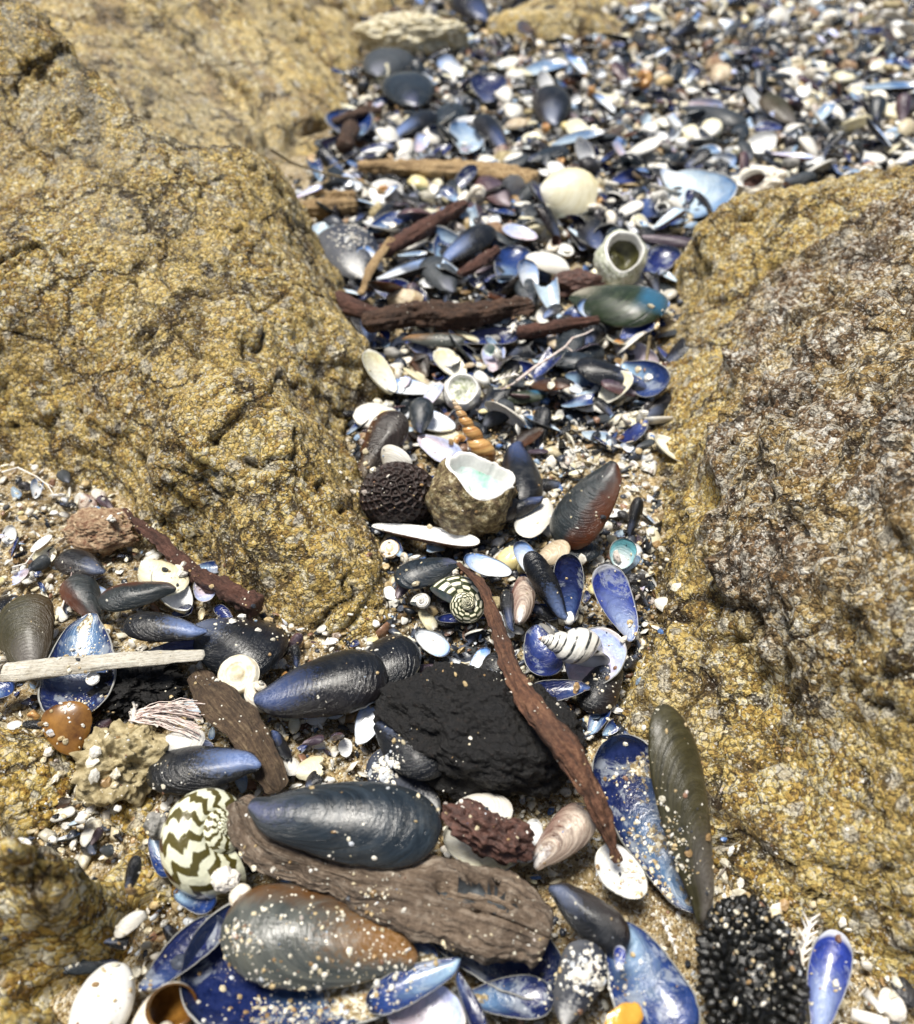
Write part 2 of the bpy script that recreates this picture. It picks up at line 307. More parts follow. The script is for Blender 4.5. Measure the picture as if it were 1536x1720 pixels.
# ================================================================ shell materials
DK = (.012, .016, .022)
def ext_mat(name, body=(.003, .004, .006), umbo=(.07, .09, .15), side=(.025, .012, .006), umbo_w=.35, side_w=.25, specks=.2, rings=26, rough=.19, body2=None, rimc=None):
    """outside of a mussel valve: growth rings run with uv.x (0 at the beak, 1 at the margin), uv.y runs across"""
    m = N(name); uv = m.uv(); s = m.sep(uv); rnd = m.rnd(); co = m.off(m.cm(), rnd)
    nz = m.noise(co, 1.3, 4, .6); fn = m.noise(co, 9, 4, .65)
    u = m.math('ADD', s[0], m.math('MULTIPLY', m.math('SUBTRACT', nz, .5), .045))
    str_ = m.noise(m.comb(m.math('MULTIPLY', u, rings*1.0), m.math('MULTIPLY', s[1], 1.6), m.math('MULTIPLY', rnd, 60)), 1.0, 5, .75)
    c = m.mix(m.ramp(str_, [(.35, 0.), (.65, 1.)]), body, tuple(min(1, q*2.0+.004) for q in body) if body2 is None else body2)
    c = m.mix(m.math('MULTIPLY', m.ramp(m.math('ADD', s[1], m.math('MULTIPLY', m.math('SUBTRACT', nz, .5), .5)), [(.60, 0.), (.95, 1.)]), side_w*2), c, side)
    stri = m.noise(m.comb(m.math('MULTIPLY', u, 2.5), m.math('MULTIPLY', s[1], 55.), m.math('MULTIPLY', rnd, 60)), 1.0, 3, .6)
    thin = m.noise(m.comb(m.math('MULTIPLY', u, rings*3.2), m.math('MULTIPLY', s[1], 2.2), m.math('MULTIPLY', rnd, 90)), 1.0, 3, .7)
    c = m.mix(m.math('MULTIPLY', m.ramp(thin, [(.58, 0.), (.68, 1.)]), .5), c, tuple(min(1, q*4.5+.02) for q in body))
    film = m.math('MULTIPLY', m.ramp(m.noise(co, .9, 6, .72), [(.50, 0.), (.68, 1.)]), m.ramp(fn, [(.3, .2), (.7, 1.)]))
    c = m.mix(m.math('MULTIPLY', film, .26), c, tuple(q*.5+.14*w_ for q, w_ in zip(body if max(body) < .3 else (.5, .45, .36), (1., .95, .82))))
    if rimc is not None: c = m.mix(m.math('MULTIPLY', m.ramp(m.math('ADD', u, m.math('MULTIPLY', s[1], .06)), [(.74, 0.), (.84, 1.)]), m.ramp(m.math('ADD', s[1], 0.), [(.2, 0.), (.5, 1.)])), c, m.mix(fn, rimc, tuple(q*1.8 for q in rimc)))
    wear = m.ramp(m.math('ADD', u, m.math('MULTIPLY', m.math('SUBTRACT', fn, .5), .7)), [(max(.02, umbo_w-.22), 1.), (umbo_w+.12, 0.)])
    c = m.mix(wear, c, m.mix(m.ramp(fn, [(.42, 0.), (.68, 1.)]), umbo, tuple(min(.85, q*1.5+.07) for q in umbo)))
    # grains of sand and salt stuck to the shell
    sv = m.vor(m.off(co, fn, .02), 8); sr = m.sep(sv.outputs['Color'])[0]; cl = m.noise(co, .55, 2, .5)
    spk = m.math('MULTIPLY', m.math('GREATER_THAN', m.math('ADD', sr, m.math('MULTIPLY', m.math('SUBTRACT', cl, .6), 3.2)), 1.22-specks*.62), m.math('LESS_THAN', sv.outputs['Distance'], m.math('ADD', .10, m.math('MULTIPLY', m.sep(sv.outputs['Color'])[2], .34))))
    c = m.mix(spk, c, (.78, .74, .62))
    fw = m.math('SINE', m.math('MULTIPLY', m.math('ADD', u, m.math('MULTIPLY', m.math('SUBTRACT', str_, .5), .06)), rings*6.3))
    h = m.math('ADD', m.math('ADD', m.math('MULTIPLY', str_, 1.1), m.math('ADD', m.math('MULTIPLY', thin, .6), m.math('MULTIPLY', stri, .25))), m.math('ADD', m.math('MULTIPLY', fw, .07), m.math('ADD', m.math('MULTIPLY', fn, .35), m.math('MULTIPLY', spk, .9))))
    rg = m.ramp(m.math('ADD', m.math('MULTIPLY', fn, .6), m.math('MULTIPLY', spk, .6)), [(.2, rough*.7), (.6, rough*1.5)])
    return m.fin(c, rg, m.bump(h, .035), spec=.45, coat=.12, crough=.2)
def int_mat(name, mid=(.50, .62, .78), rim=(.012, .04, .22), edge=(.005, .01, .03), hook=.62, specks=.1, rough=.22, sandy=0.):
    m = N(name); uv = m.uv(); s = m.sep(uv); rnd = m.rnd(); co = m.off(m.cm(), rnd)
    nz = m.noise(co, .7, 4, .6); fn = m.noise(co, 4, 5, .65)
    u = m.math('ADD', s[0], m.math('ADD', m.math('MULTIPLY', m.math('SUBTRACT', nz, .5), .55), m.math('MULTIPLY', m.math('SUBTRACT', fn, .5), .22)))
    c = m.ramp(u, [(hook-.32, 0.), (hook+.14, 1.)])
    c = m.mix(c, m.mix(m.ramp(fn, [(.35, 0.), (.7, 1.)]), mid, tuple(min(.85, q*1.2+.06) for q in mid)), m.mix(m.ramp(fn, [(.35, 0.), (.7, 1.)]), rim, tuple(min(1, q*1.9+.01) for q in rim)))
    pt = m.math('MULTIPLY', m.ramp(m.noise(co, .85, 6, .75, .5), [(.54, 0.), (.60, 1.)]), .38); c = m.mix(pt, c, (.55, .60, .62)); c = m.mix(m.math('MULTIPLY', m.ramp(m.noise(m.comb(m.math('MULTIPLY', s[0], 22.), m.math('MULTIPLY', s[1], 2.)), 1., 4, .7), [(.5, 0.), (.68, 1.)]), .35), c, tuple(q*.5 for q in rim))
    d = m.math('MULTIPLY', m.math('ABSOLUTE', m.math('SUBTRACT', s[1], .5)), 2.0)
    e = m.math('MAXIMUM', m.ramp(s[0], [(.93, 0.), (.97, 1.)]), m.ramp(d, [(.955, 0.), (.985, 1.)]))
    c = m.mix(m.math('MULTIPLY', e, .9), c, edge)
    if sandy:
        ss = m.ramp(m.math('ADD', m.noise(co, .33, 2, .4), m.math('ADD', m.math('MULTIPLY', m.math('SUBTRACT', .5, s[0]), .55), m.math('MULTIPLY', fn, .4))), [(.92-.28*sandy, 0.), (.95-.28*sandy, 1.)])
        gr = m.sep(m.vor(co, 11).outputs['Color'])[0]
        c = m.mix(ss, c, m.ramp(gr, [(.2, (.22, .16, .07)), (.5, (.5, .40, .22)), (.8, (.8, .76, .64))]))
    sv = m.vor(m.off(co, fn, .02), 8); sr = m.sep(sv.outputs['Color'])[0]; cl = m.noise(co, .5, 2, .5)
    spk = m.math('MULTIPLY', m.math('GREATER_THAN', m.math('ADD', sr, m.math('MULTIPLY', m.math('SUBTRACT', cl, .6), 3.2)), 1.22-specks*.62), m.math('LESS_THAN', sv.outputs['Distance'], m.math('ADD', .10, m.math('MULTIPLY', m.sep(sv.outputs['Color'])[2], .34))))
    c = m.mix(spk, c, (.8, .76, .64))
    h = m.math('ADD', m.math('MULTIPLY', m.math('SINE', m.math('MULTIPLY', u, 60.)), .12), m.math('ADD', m.math('MULTIPLY', fn, .5), spk))
    if sandy: h = m.math('ADD', h, m.math('MULTIPLY', m.math('MULTIPLY', ss, gr), 2.))
    return m.fin(c, rough if not sandy else m.ramp(ss, [(0., rough), (1., .7)]), m.bump(h, .03), spec=.55, coat=.3, crough=.1)
X = dict(
    black=ext_mat('mussel_black', specks=.25),
    slate=ext_mat('mussel_slate', body=(.006, .010, .014), body2=(.024, .034, .045), umbo=(.06, .07, .13), umbo_w=.16, side_w=.0, specks=.15, rings=14, rough=.24),
    blue=ext_mat('mussel_blue', umbo=(.03, .05, .13), umbo_w=.40, side_w=.1, specks=.25),
    bluewhite=ext_mat('mussel_blue_white', umbo=(.10, .15, .30), umbo_w=.44, side_w=.05, specks=.12, rings=18, rough=.26),
    brown=ext_mat('mussel_brown', body=(.012, .008, .006), umbo=(.16, .13, .10), side=(.10, .035, .012), umbo_w=.2, side_w=.5, specks=.35),
    rust=ext_mat('mussel_rust', body=(.008, .012, .014), umbo=(.06, .05, .05), side=(.11, .032, .012), umbo_w=.12, side_w=.62, specks=.2, rings=34),
    olive=ext_mat('mussel_olive', body=(.018, .017, .008), body2=(.055, .048, .02), umbo=(.09, .08, .07), side=(.05, .03, .012), umbo_w=.4, side_w=.4, specks=.3, rough=.4),
    worn=ext_mat('mussel_worn', body=(.03, .037, .037), body2=(.11, .115, .10), umbo=(.17, .085, .025), side=(.12, .05, .012), umbo_w=.42, side_w=.5, specks=.85, rings=12),
    green=ext_mat('mussel_green', body=(.006, .012, .007), body2=(.03, .045, .018), umbo=(.34, .31, .24), side=(.02, .03, .015), umbo_w=.22, side_w=.1, rimc=(.02, .075, .13), specks=.1, rings=30),
    crusted=ext_mat('mussel_crusted', body=(.012, .016, .028), umbo=(.62, .62, .6), side=(.2, .2, .2), umbo_w=.26, side_w=.2, specks=.9, rough=.6),
    grey=ext_mat('mussel_grey', body=(.012, .016, .02), body2=(.045, .055, .065), umbo=(.12, .13, .17), umbo_w=.25, side_w=.0, specks=.1, rough=.5),
    purple=ext_mat('mussel_purple', body=(.02, .012, .022), body2=(.09, .065, .09), umbo=(.3, .25, .27), side=(.15, .07, .06), umbo_w=.3, side_w=.3, specks=.1),
    white=ext_mat('clam_white', body=(.62, .60, .54), body2=(.80, .79, .74), umbo=(.72, .70, .63), side=(.6, .52, .38), umbo_w=.2, side_w=.15, specks=.05, rings=16, rough=.4),
    cream=ext_mat('clam_cream', body=(.66, .60, .38), body2=(.80, .77, .60), umbo=(.8, .78, .68), side=(.58, .48, .22), umbo_w=.2, side_w=.2, specks=.05, rings=18, rough=.35),
    ribbed=ext_mat('shell_ribbed_brown', body=(.30, .20, .10), body2=(.66, .58, .44), umbo=(.5, .45, .4), side=(.3, .2, .12), umbo_w=.1, side_w=.2, specks=.1, rings=10, rough=.55),
    striped=ext_mat('shell_striped_brown', body=(.07, .03, .02), body2=(.62, .52, .42), umbo=(.75, .72, .7), side=(.15, .05, .04), umbo_w=.22, side_w=.3, specks=.05, rings=9, rough=.3),
)
I = dict(
    deep=int_mat('lining_deep_blue', mid=(.025, .06, .19), rim=(.003, .007, .045), hook=.42, specks=.1),
    navy=int_mat('lining_navy', mid=(.02, .05, .22), rim=(.004, .010, .07), hook=.4, specks=.15),
    blue=int_mat('lining_blue', mid=(.22, .34, .47), rim=(.006, .022, .10), hook=.52, specks=.06),
    sky=int_mat('lining_sky_blue', mid=(.40, .50, .58), rim=(.03, .10, .24), hook=.85, specks=.04, edge=(.75, .75, .74)),
    violet=int_mat('lining_violet_blue', mid=(.20, .26, .44), rim=(.012, .026, .17), hook=.65, specks=.03, edge=(.7, .72, .76)),
    pale=int_mat('lining_pale', mid=(.66, .72, .76), rim=(.08, .20, .48), hook=.98, specks=.05),
    pearl=int_mat('lining_pearl', mid=(.78, .79, .78), rim=(.66, .68, .69), hook=.9, specks=.05, edge=(.8, .78, .7)),
    cream=int_mat('lining_cream', mid=(.78, .74, .60), rim=(.72, .62, .36), hook=.8, specks=.1, edge=(.8, .78, .7)),
    sandy=int_mat('lining_sandy_blue', mid=(.08, .16, .29), rim=(.004, .010, .055), hook=.6, specks=.5, sandy=.75),
    sandywhite=int_mat('lining_sandy_white', mid=(.8, .78, .70), rim=(.76, .72, .62), hook=.9, specks=.4, sandy=.85, edge=(.8, .78, .7)),
    teal=int_mat('lining_teal', mid=(.66, .74, .70), rim=(.10, .28, .32), hook=.7, specks=.1),
    mauve=int_mat('lining_mauve', mid=(.55, .46, .50), rim=(.30, .36, .62), hook=.75, specks=.1, edge=(.6, .55, .5)),
)
def edge_mat():
    m = N('shell_edge'); return m.fin(m.mix(m.noise(m.cm(), 6), (.10, .11, .12), (.45, .44, .40)), .5)
ME = edge_mat()

# ================================================================ valve builder
def outline(kind, s, W):
    if kind == 'mussel':   # beak at s=0; dorsal side (+y) bulges, ventral side nearly straight
        up = .66*W*(s**.56)*np.sqrt(np.clip(1-s**3.6, 0, 1))*1.16; lo = .52*W*(s**.42)*np.sqrt(np.clip(1-s**4.2, 0, 1))*1.06
    elif kind == 'long':
        up = .5*W*(s**.4)*np.sqrt(np.clip(1-s**5, 0, 1))*1.05; lo = .5*W*(s**.4)*np.sqrt(np.clip(1-s**6, 0, 1))
    else:                  # clam / cockle
        up = .5*W*np.sqrt(np.clip(1-(2*s-1)**2, 0, 1))*(.86+.2*s); lo = .5*W*np.sqrt(np.clip(1-(2*s-1)**2, 0, 1))*(.86+.2*s)
    return up, lo
def valve_geo(kind='mussel', W=.5, H=.19, nx=34, nv=22, th=.014, bend=.03, cut=None, ribs=0, seed=0, mirror=1, jag=.0, inside=True):
    """one valve in unit length: verts, faces, material index (0 outside, 1 lining, 2 edge) and uv"""
    t = np.linspace(0, 1, nx); s = (1-np.cos(np.pi*t))/2; s = .6*s+.4*t**1.15
    s = s/s[-1]; ph = np.linspace(-1, 1, nv); v = np.sin(ph*np.pi/2)*.75+.25*ph
    S, V = np.meshgrid(s, v, indexing='ij'); rr = np.random.default_rng(seed+5)
    if cut is not None:
        q = np.stack([v*3+seed, v*0+.3, v*0], 1); xc = cut+(.10+jag)*vnoise(q, seed)+.04*vnoise(q*4, seed+2); S = S*np.clip(xc, .2, 1)[None, :]
    up, lo = outline(kind, S, W); half = (up+lo)/2; mid = (up-lo)/2
    wob = 1+.035*vnoise(np.stack([S.ravel()*4, V.ravel()*1.5+seed, S.ravel()*0+seed], 1), seed).reshape(S.shape)
    H = H*.80; nk = vnoise(np.stack([S.ravel()*26, np.sign(V.ravel())*3+seed, S.ravel()*0], 1), seed+8).reshape(S.shape); wob = wob*(1-.05*np.clip(nk-.25, 0, 1)*np.abs(V)**6)
    Y = (mid+V*half)*wob+bend*(4*S*(1-S))*-1
    hx = (S**.55)*np.clip(1-S**3.4, 0, 1)**.6*1.12 if kind != 'clam' else np.clip(1-(np.abs(2*S-.9)/1.12)**2.3, 0, 1)**.7
    if kind == 'clam': hx = hx*np.clip(1-S, 0, 1)**.25
    Zp = (1-np.abs(V)**2.2)**.72
    Z = H*hx*Zp
    Z = Z*(1+.05*vnoise(np.stack([S.ravel()*5+9, V.ravel()*2, S.ravel()*0+seed], 1), seed+3).reshape(S.shape))
    if ribs:
        an = np.arctan2(Y, S+.02); Z = Z*(1+.07*np.cos(an*ribs))+.004*np.cos(an*ribs)*(Z > 0)
    # hooked beak
    Y = Y-.05*np.exp(-(S/.07)**2)*(kind == 'mussel'); S2 = S
    Z = Z-(.02*S2*(1-S2)*4*np.abs(V)**3 if kind == 'mussel' else 0)
    O = np.stack([S2, Y*mirror, Z], 2)
    # growth coordinate: distance from the beak relative to the margin in that direction
    ss = np.linspace(.001, 1, 200); u_, l_ = outline(kind, ss, W); au = np.concatenate([np.arctan2(-l_, ss), np.arctan2(u_, ss)[::-1]]); ru = np.concatenate([np.hypot(ss, l_), np.hypot(ss, u_)[::-1]])
    o_ = np.argsort(au); yy = (mid+V*half); rad = np.hypot(S, yy)/np.maximum(1e-4, np.interp(np.arctan2(yy, S+1e-6), au[o_], ru[o_]))
    U = np.clip(rad, 0, 1)*.75+.25*np.maximum(S, 0)
    uv = np.stack([U, (V+1)/2], 2)
    du = np.gradient(O, axis=0); dv = np.gradient(O, axis=1); nn = np.cross(du, dv)*mirror; nn /= np.maximum(1e-9, np.linalg.norm(nn, axis=2))[..., None]
    nn[nn[..., 2] < 0] *= -1
    tk = th*np.clip(np.minimum(1, 4*(1-np.abs(V))+.35), 0, 1)[..., None]
    In = O-nn*tk; a = np.abs(V)[..., None] > .999; ctr = np.stack([S2*.97+.015, mid*mirror, Z*0+.0], 2)
    In = np.where(a, O+(ctr-O)*.05+np.array([0, 0, -.001]), In)
    idx = np.arange(nx*nv).reshape(nx, nv); q = np.stack([idx[:-1, :-1], idx[1:, :-1], idx[1:, 1:], idx[:-1, 1:]], 2).reshape(-1, 4)
    if mirror < 0: q = q[:, ::-1]
    n = nx*nv; qi = q[:, ::-1]+n
    e0 = np.stack([idx[:-1, 0], idx[:-1, 0]+n, idx[1:, 0]+n, idx[1:, 0]], 1); e1 = np.stack([idx[:-1, -1], idx[1:, -1], idx[1:, -1]+n, idx[:-1, -1]+n], 1)
    e2 = np.stack([idx[-1, :-1], idx[-1, :-1]+n, idx[-1, 1:]+n, idx[-1, 1:]], 1); ed = np.concatenate([e0, e1, e2])
    if mirror < 0: ed = ed[:, ::-1]
    return np.concatenate([O.reshape(-1, 3), In.reshape(-1, 3)]), q, qi, ed, np.concatenate([uv.reshape(-1, 2)]*2), n
def frame(a, b, roll, down):
    """matrix (cm) with local X from a to b, Z up, rolled about X; down turns the hollow side up"""
    x = (b-a).normalized(); z = Vector((0, 0, 1)); y = z.cross(x).normalized(); z = x.cross(y)
    m = Matrix((x, y, z)).transposed(); m = m @ Matrix.Rotation(R(roll)+(math.pi if down else 0), 3, 'X')
    m = m.to_4x4(); m.translation = a*CM; return m
CACHE = {}
def valve(name, label, cat, a, b, face='out', ext='black', lin='blue', W=.5, H=.19, roll=0, mirror=1, kind='mussel', group=None, parent=None, res=1., **kw):
    """a and b: beak and far end as (px, py, height above the sand)"""
    a = P(*a); b = P(*b); L = (b-a).length; down = face == 'in'
    v, q, qi, ed, uv, n = valve_geo(kind, W, H, nx=int(44*res), nv=int(28*res), mirror=mirror, **kw)
    v = v*L; root = empty(name, label, cat, group) if parent is None else obj('valve', None, parent); root.empty_display_size = .01
    mw = frame(a, b, roll, down); root.matrix_world = mw
    F = np.concatenate([q, ed]); mi = np.r_[np.zeros(len(q)), np.ones(len(ed))]
    o = obj('outer_shell', mesh('outer_shell', v, F, [X[ext], ME], mi, uv), root)
    mn = v[n:]; o2 = obj('lining', mesh('lining', mn, qi-n, [I[lin]], None, uv[n:]), root)
    return root
def valve_one(kind, ext, lin, seed, **kw):
    """a small valve as one mesh in unit length (cm)"""
    v, q, qi, ed, uv, n = valve_geo(kind, seed=seed, **kw)
    F = np.concatenate([q, qi, ed]); mi = np.r_[np.zeros(len(q)), np.ones(len(qi)), np.full(len(ed), 2)]
    return mesh('valve', v, F, [X[ext], I[lin], ME], mi, uv)

# ================================================================ snails
def snail_mat(name, kind):
    m = N(name); uv = m.uv(); s = m.sep(uv); co = m.cm(); fn = m.noise(co, 5, 4, .6); nz = m.noise(m.comb(m.math('MULTIPLY', s[0], 5.), m.math('MULTIPLY', s[1], 4.)), 1.6, 3, .6)
    wob = m.math('MULTIPLY', m.math('SUBTRACT', nz, .5), 1.)
    if kind == 'zigzag':
        tri = m.math('PINGPONG', m.math('ADD', m.math('MULTIPLY', s[1], 8.), m.math('MULTIPLY', wob, .8)), .5)
        q = m.math('FRACT', m.math('ADD', m.math('MULTIPLY', s[0], 40.), m.math('ADD', m.math('MULTIPLY', tri, .8), m.math('MULTIPLY', wob, 1.5))))
        c = m.mix(m.ramp(q, [(.40, 0.), (.47, 1.), (.86, 1.), (.93, 0.)]), m.mix(fn, (.80, .80, .66), (.72, .73, .50)), m.mix(m.ramp(s[1], [(.3, 0.), (.7, 1.)]), (.085, .07, .016), (.045, .015, .007)))
    elif kind == 'dots':
        ch = m.math('MULTIPLY', m.math('SINE', m.math('ADD', m.math('MULTIPLY', s[0], 6.28*22), m.math('MULTIPLY', wob, 3.))), m.math('SINE', m.math('MULTIPLY', s[1], 6.28*11.)))
        c = m.mix(m.ramp(ch, [(.02, 0.), (.16, 1.)]), m.mix(fn, (.02, .03, .012), (.05, .06, .02)), (.80, .76, .56))
    elif kind == 'stripes':
        q = m.math('FRACT', m.math('ADD', m.math('MULTIPLY', s[1], 9.), m.math('MULTIPLY', wob, .5)))
        k = m.math('MULTIPLY', m.ramp(q, [(.62, 0.), (.7, 1.), (.9, 1.), (.98, 0.)]), m.ramp(m.noise(m.comb(m.math('MULTIPLY', s[0], 30.), m.math('MULTIPLY', s[1], 14.)), 1.), [(.38, 0.), (.48, 1.)]))
        c = m.mix(k, m.mix(fn, (.82, .80, .74), (.66, .64, .58)), (.03, .035, .035)); c = m.mix(m.ramp(s[0], [(.0, .7), (.3, 0.)]), c, (.45, .18, .08))
    elif kind == 'brown':
        c = m.mix(m.ramp(nz, [(.35, 0.), (.65, 1.)]), (.30, .10, .02), (.66, .42, .16)); c = m.mix(m.ramp(s[0], [(.1, .8), (.5, 0.)]), c, (.78, .66, .48))
    elif kind == 'crust':
        c = m.ramp(m.noise(co, 3.5, 6, .7), [(.3, (.02, .012, .006)), (.45, (.10, .065, .03)), (.56, (.24, .19, .09)), (.68, (.55, .50, .36))])
    elif kind == 'mossy':
        c = m.mix(m.ramp(fn, [(.4, 0.), (.65, 1.)]), (.76, .77, .68), (.30, .34, .18))
    elif kind == 'dark':
        c = m.mix(m.ramp(fn, [(.4, 0.), (.65, 1.)]), (.015, .015, .02), (.10, .09, .09))
    else:
        c = m.mix(m.ramp(fn, [(.4, 0.), (.7, 1.)]), (.80, .77, .68), (.60, .50, .36))
    b = {'crust': .16, 'mossy': .08}.get(kind, .03); h = m.math('ADD', m.math('MULTIPLY', fn, 1.), m.math('MULTIPLY', m.math('SINE', m.math('MULTIPLY', s[1], 90.)), .15))
    return m.fin(c, .65 if kind == 'crust' else .3, m.bump(h, b), coat=0 if kind == 'crust' else .3)
def pearl_mat():
    m = N('aperture_pearl'); co = m.cm(); n1 = m.noise(co, 1.2, 3, .6); c = m.mix(m.ramp(n1, [(.5, 0.), (.7, 1.)]), (.80, .84, .83), (.35, .66, .55)); c = m.mix(m.ramp(m.noise(co, 2.2, 2), [(.6, 0.), (.72, .7)]), c, (.20, .38, .16))
    return m.fin(c, .2, m.bump(m.noise(co, 6), .02), coat=.5)
S = {k: snail_mat('snail_'+k, k) for k in ('zigzag', 'dots', 'stripes', 'brown', 'crust', 'mossy', 'dark', 'pale')}; M_pearl = pearl_mat()
def snail_geo(turns=3.4, Wx=2.6, T=1.15, D=.62, rc=.5, n=120, m_=26, lip=1.0, ell=1., flat=0.):
    th = np.linspace(-turns*2*np.pi, 0, n); r = Wx**(th/(2*np.pi)); c = np.stack([r*D*np.cos(th), r*D*np.sin(th), -T*r], 1)
    a = np.linspace(0, 2*np.pi, m_+1); er = np.stack([np.cos(th), np.sin(th), 0*th], 1)
    rad = r*rc*(1+.04*lip*np.exp(th/.15)); 
    V = c[:, None]+er[:, None]*(np.cos(a)[None, :, None]*rad[:, None, None])+np.array([0, 0, 1.])*(np.sin(a)[None, :, None]*rad[:, None, None]*ell)
    V[..., 2] += T
    uv = np.stack([np.broadcast_to(((th-th[0])/(th[-1]-th[0]))[:, None], V.shape[:2]), np.broadcast_to((a/(2*np.pi))[None], V.shape[:2])], 2)
    return V, uv, c+np.array([0, 0, T]), rad
def snail(name, label, cat, loc, size, rot, mat, group=None, lining=None, scale=(1, 1, 1), single=False, **kw):
    """apex points along +Z locally, mouth opens at the widest turn; rot is Euler degrees, size the widest diameter in cm"""
    V, uv, c, rad = snail_geo(**kw); n, k = V.shape[:2]; D0 = 2*(kw.get('D', .62)+kw.get('rc', .5)); f = size/D0*2/ (1+1/kw.get('Wx', 2.6)**.5)
    V = V*f*np.array(scale); off_ = np.array([0, 0, V[..., 2].min()*.5+V[..., 2].max()*.5]); off_[:2] = (V.reshape(-1, 3).max(0)[:2]+V.reshape(-1, 3).min(0)[:2])/2
    V = V-off_; cc = c*f*np.array(scale)-off_
    idx = np.arange(n*k).reshape(n, k); F = np.stack([idx[:-1, :-1], idx[:-1, 1:], idx[1:, 1:], idx[1:, :-1]], 2).reshape(-1, 4)
    K = int(n*.22); inn = cc[-K:, None]+(V[-K:]-cc[-K:, None])*.86; inn[-1] = cc[-1]+(V[-1]-cc[-1])*.93
    vi = np.concatenate([V[-1:], inn[::-1]]); ii = np.arange((K+1)*k).reshape(K+1, k); Fi = np.stack([ii[:-1, :-1], ii[:-1, 1:], ii[1:, 1:], ii[1:, :-1]], 2).reshape(-1, 4)
    uvi = np.concatenate([uv[-1:], uv[-K:][::-1]])
    if single:
        nv = n*k; return mesh('snail', np.concatenate([V.reshape(-1, 3), vi.reshape(-1, 3)]), np.concatenate([F, Fi+nv]), [mat, lining or M_pearl], np.r_[np.zeros(len(F)), np.ones(len(Fi))], np.concatenate([uv.reshape(-1, 2), uvi.reshape(-1, 2)]))
    root = empty(name, label, cat, group, loc); root.rotation_euler = [R(q) for q in rot]
    obj('spiral_shell', mesh('spiral_shell', V.reshape(-1, 3), F, [mat], None, uv.reshape(-1, 2)), root)
    obj('aperture', mesh('aperture', vi.reshape(-1, 3), Fi, [lining or M_pearl], None, uvi.reshape(-1, 2)), root); return root

def gaping(name, label, cat, loc, r, mouth, up, rho, tri, outer, inner, rim, seed=0, depth=.75, bumpy=.05, spire=0.):
    """globular shell opening along local +Z; rho(a) is the half angle of its mouth, tri makes the mouth three cornered"""
    root = empty(name, label, cat, None, loc); zc = scr(*mouth); yc = scr(*up); yc = (yc-zc*yc.dot(zc)).normalized(); xc = yc.cross(zc); root.rotation_euler = Matrix((xc, yc, zc)).transposed().to_euler()
    n, k = 90, 120; a = np.linspace(0, 2*np.pi, k+1); rh = rho*(1+tri*np.cos(3*(a-.5))+.12*np.cos(a-2.2)); rh[-1] = rh[0]; t = np.linspace(0, 1, n)[:, None]; po = rh[None]+(np.pi-rh[None])*t; A = np.broadcast_to(a[None], po.shape)
    v = np.stack([np.sin(po)*np.cos(A), np.sin(po)*np.sin(A), np.cos(po)], 2).reshape(-1, 3)
    per = np.cos(A.ravel()); sw = A.ravel()/(2*np.pi); d = 1+bumpy*fbm(v*2.2+seed, 4, seed)+.10*np.cos(A.ravel()-2.6)*np.sin(po.ravel())+spire*np.clip(np.sin(po.ravel()*5-A.ravel()), 0, 1)*smooth(1.2, 2.6, po.ravel())
    d = d.reshape(n, k+1); d[:, -1] = d[:, 0]; d = d.ravel(); V = v*d[:, None]*np.array(r); idx = np.arange(n*(k+1)).reshape(n, k+1); F = np.stack([idx[:-1, :-1], idx[1:, :-1], idx[1:, 1:], idx[:-1, 1:]], 2).reshape(-1, 4)
    uv = np.stack([sw, po.ravel()/np.pi], 1); obj('body_whorl', mesh('body_whorl', V, F, [outer], None, uv), root)
    R0 = V.reshape(n, k+1, 3)[0]; ctr = R0.mean(0); m_ = 26; s = np.linspace(0, 1, m_)[:, None, None]; prof = np.concatenate([np.linspace(0, .16, 5), np.linspace(.22, 1, m_-5)])[:, None, None]
    off = np.array([.18*r[0], .05*r[1], -depth*r[2]]); I_ = R0[None]*(1-prof)+(ctr+off*1.0)*prof; I_[..., 2] += .09*r[2]*np.sin(np.clip(prof[..., 0]/.16, 0, 1)*np.pi)*(prof[..., 0] <= .161)-.9*depth*r[2]*(np.sin(prof[..., 0]*np.pi)*.35)*(prof[..., 0] > .16)
    I_[..., 2] += .35*r[2]*np.exp(-(((I_[..., 0]+.28*r[0])**2+(I_[..., 1]-.05*r[1])**2)/(.22*r[0])**2))*smooth(.2, .5, prof[..., 0])
    ii = np.arange(m_*(k+1)).reshape(m_, k+1); FI = np.stack([ii[:-1, :-1], ii[:-1, 1:], ii[1:, 1:], ii[1:, :-1]], 2).reshape(-1, 4); uvi = np.stack([np.broadcast_to(prof[..., 0], ii.shape).ravel(), np.broadcast_to(a[None]/6.283, ii.shape).ravel()], 1)
    q = 5*k; obj('lip', mesh('lip', I_.reshape(-1, 3), FI[:q], [rim], None, uvi), root); obj('aperture', mesh('aperture', I_.reshape(-1, 3), FI[q:], [inner], None, uvi), root); return root
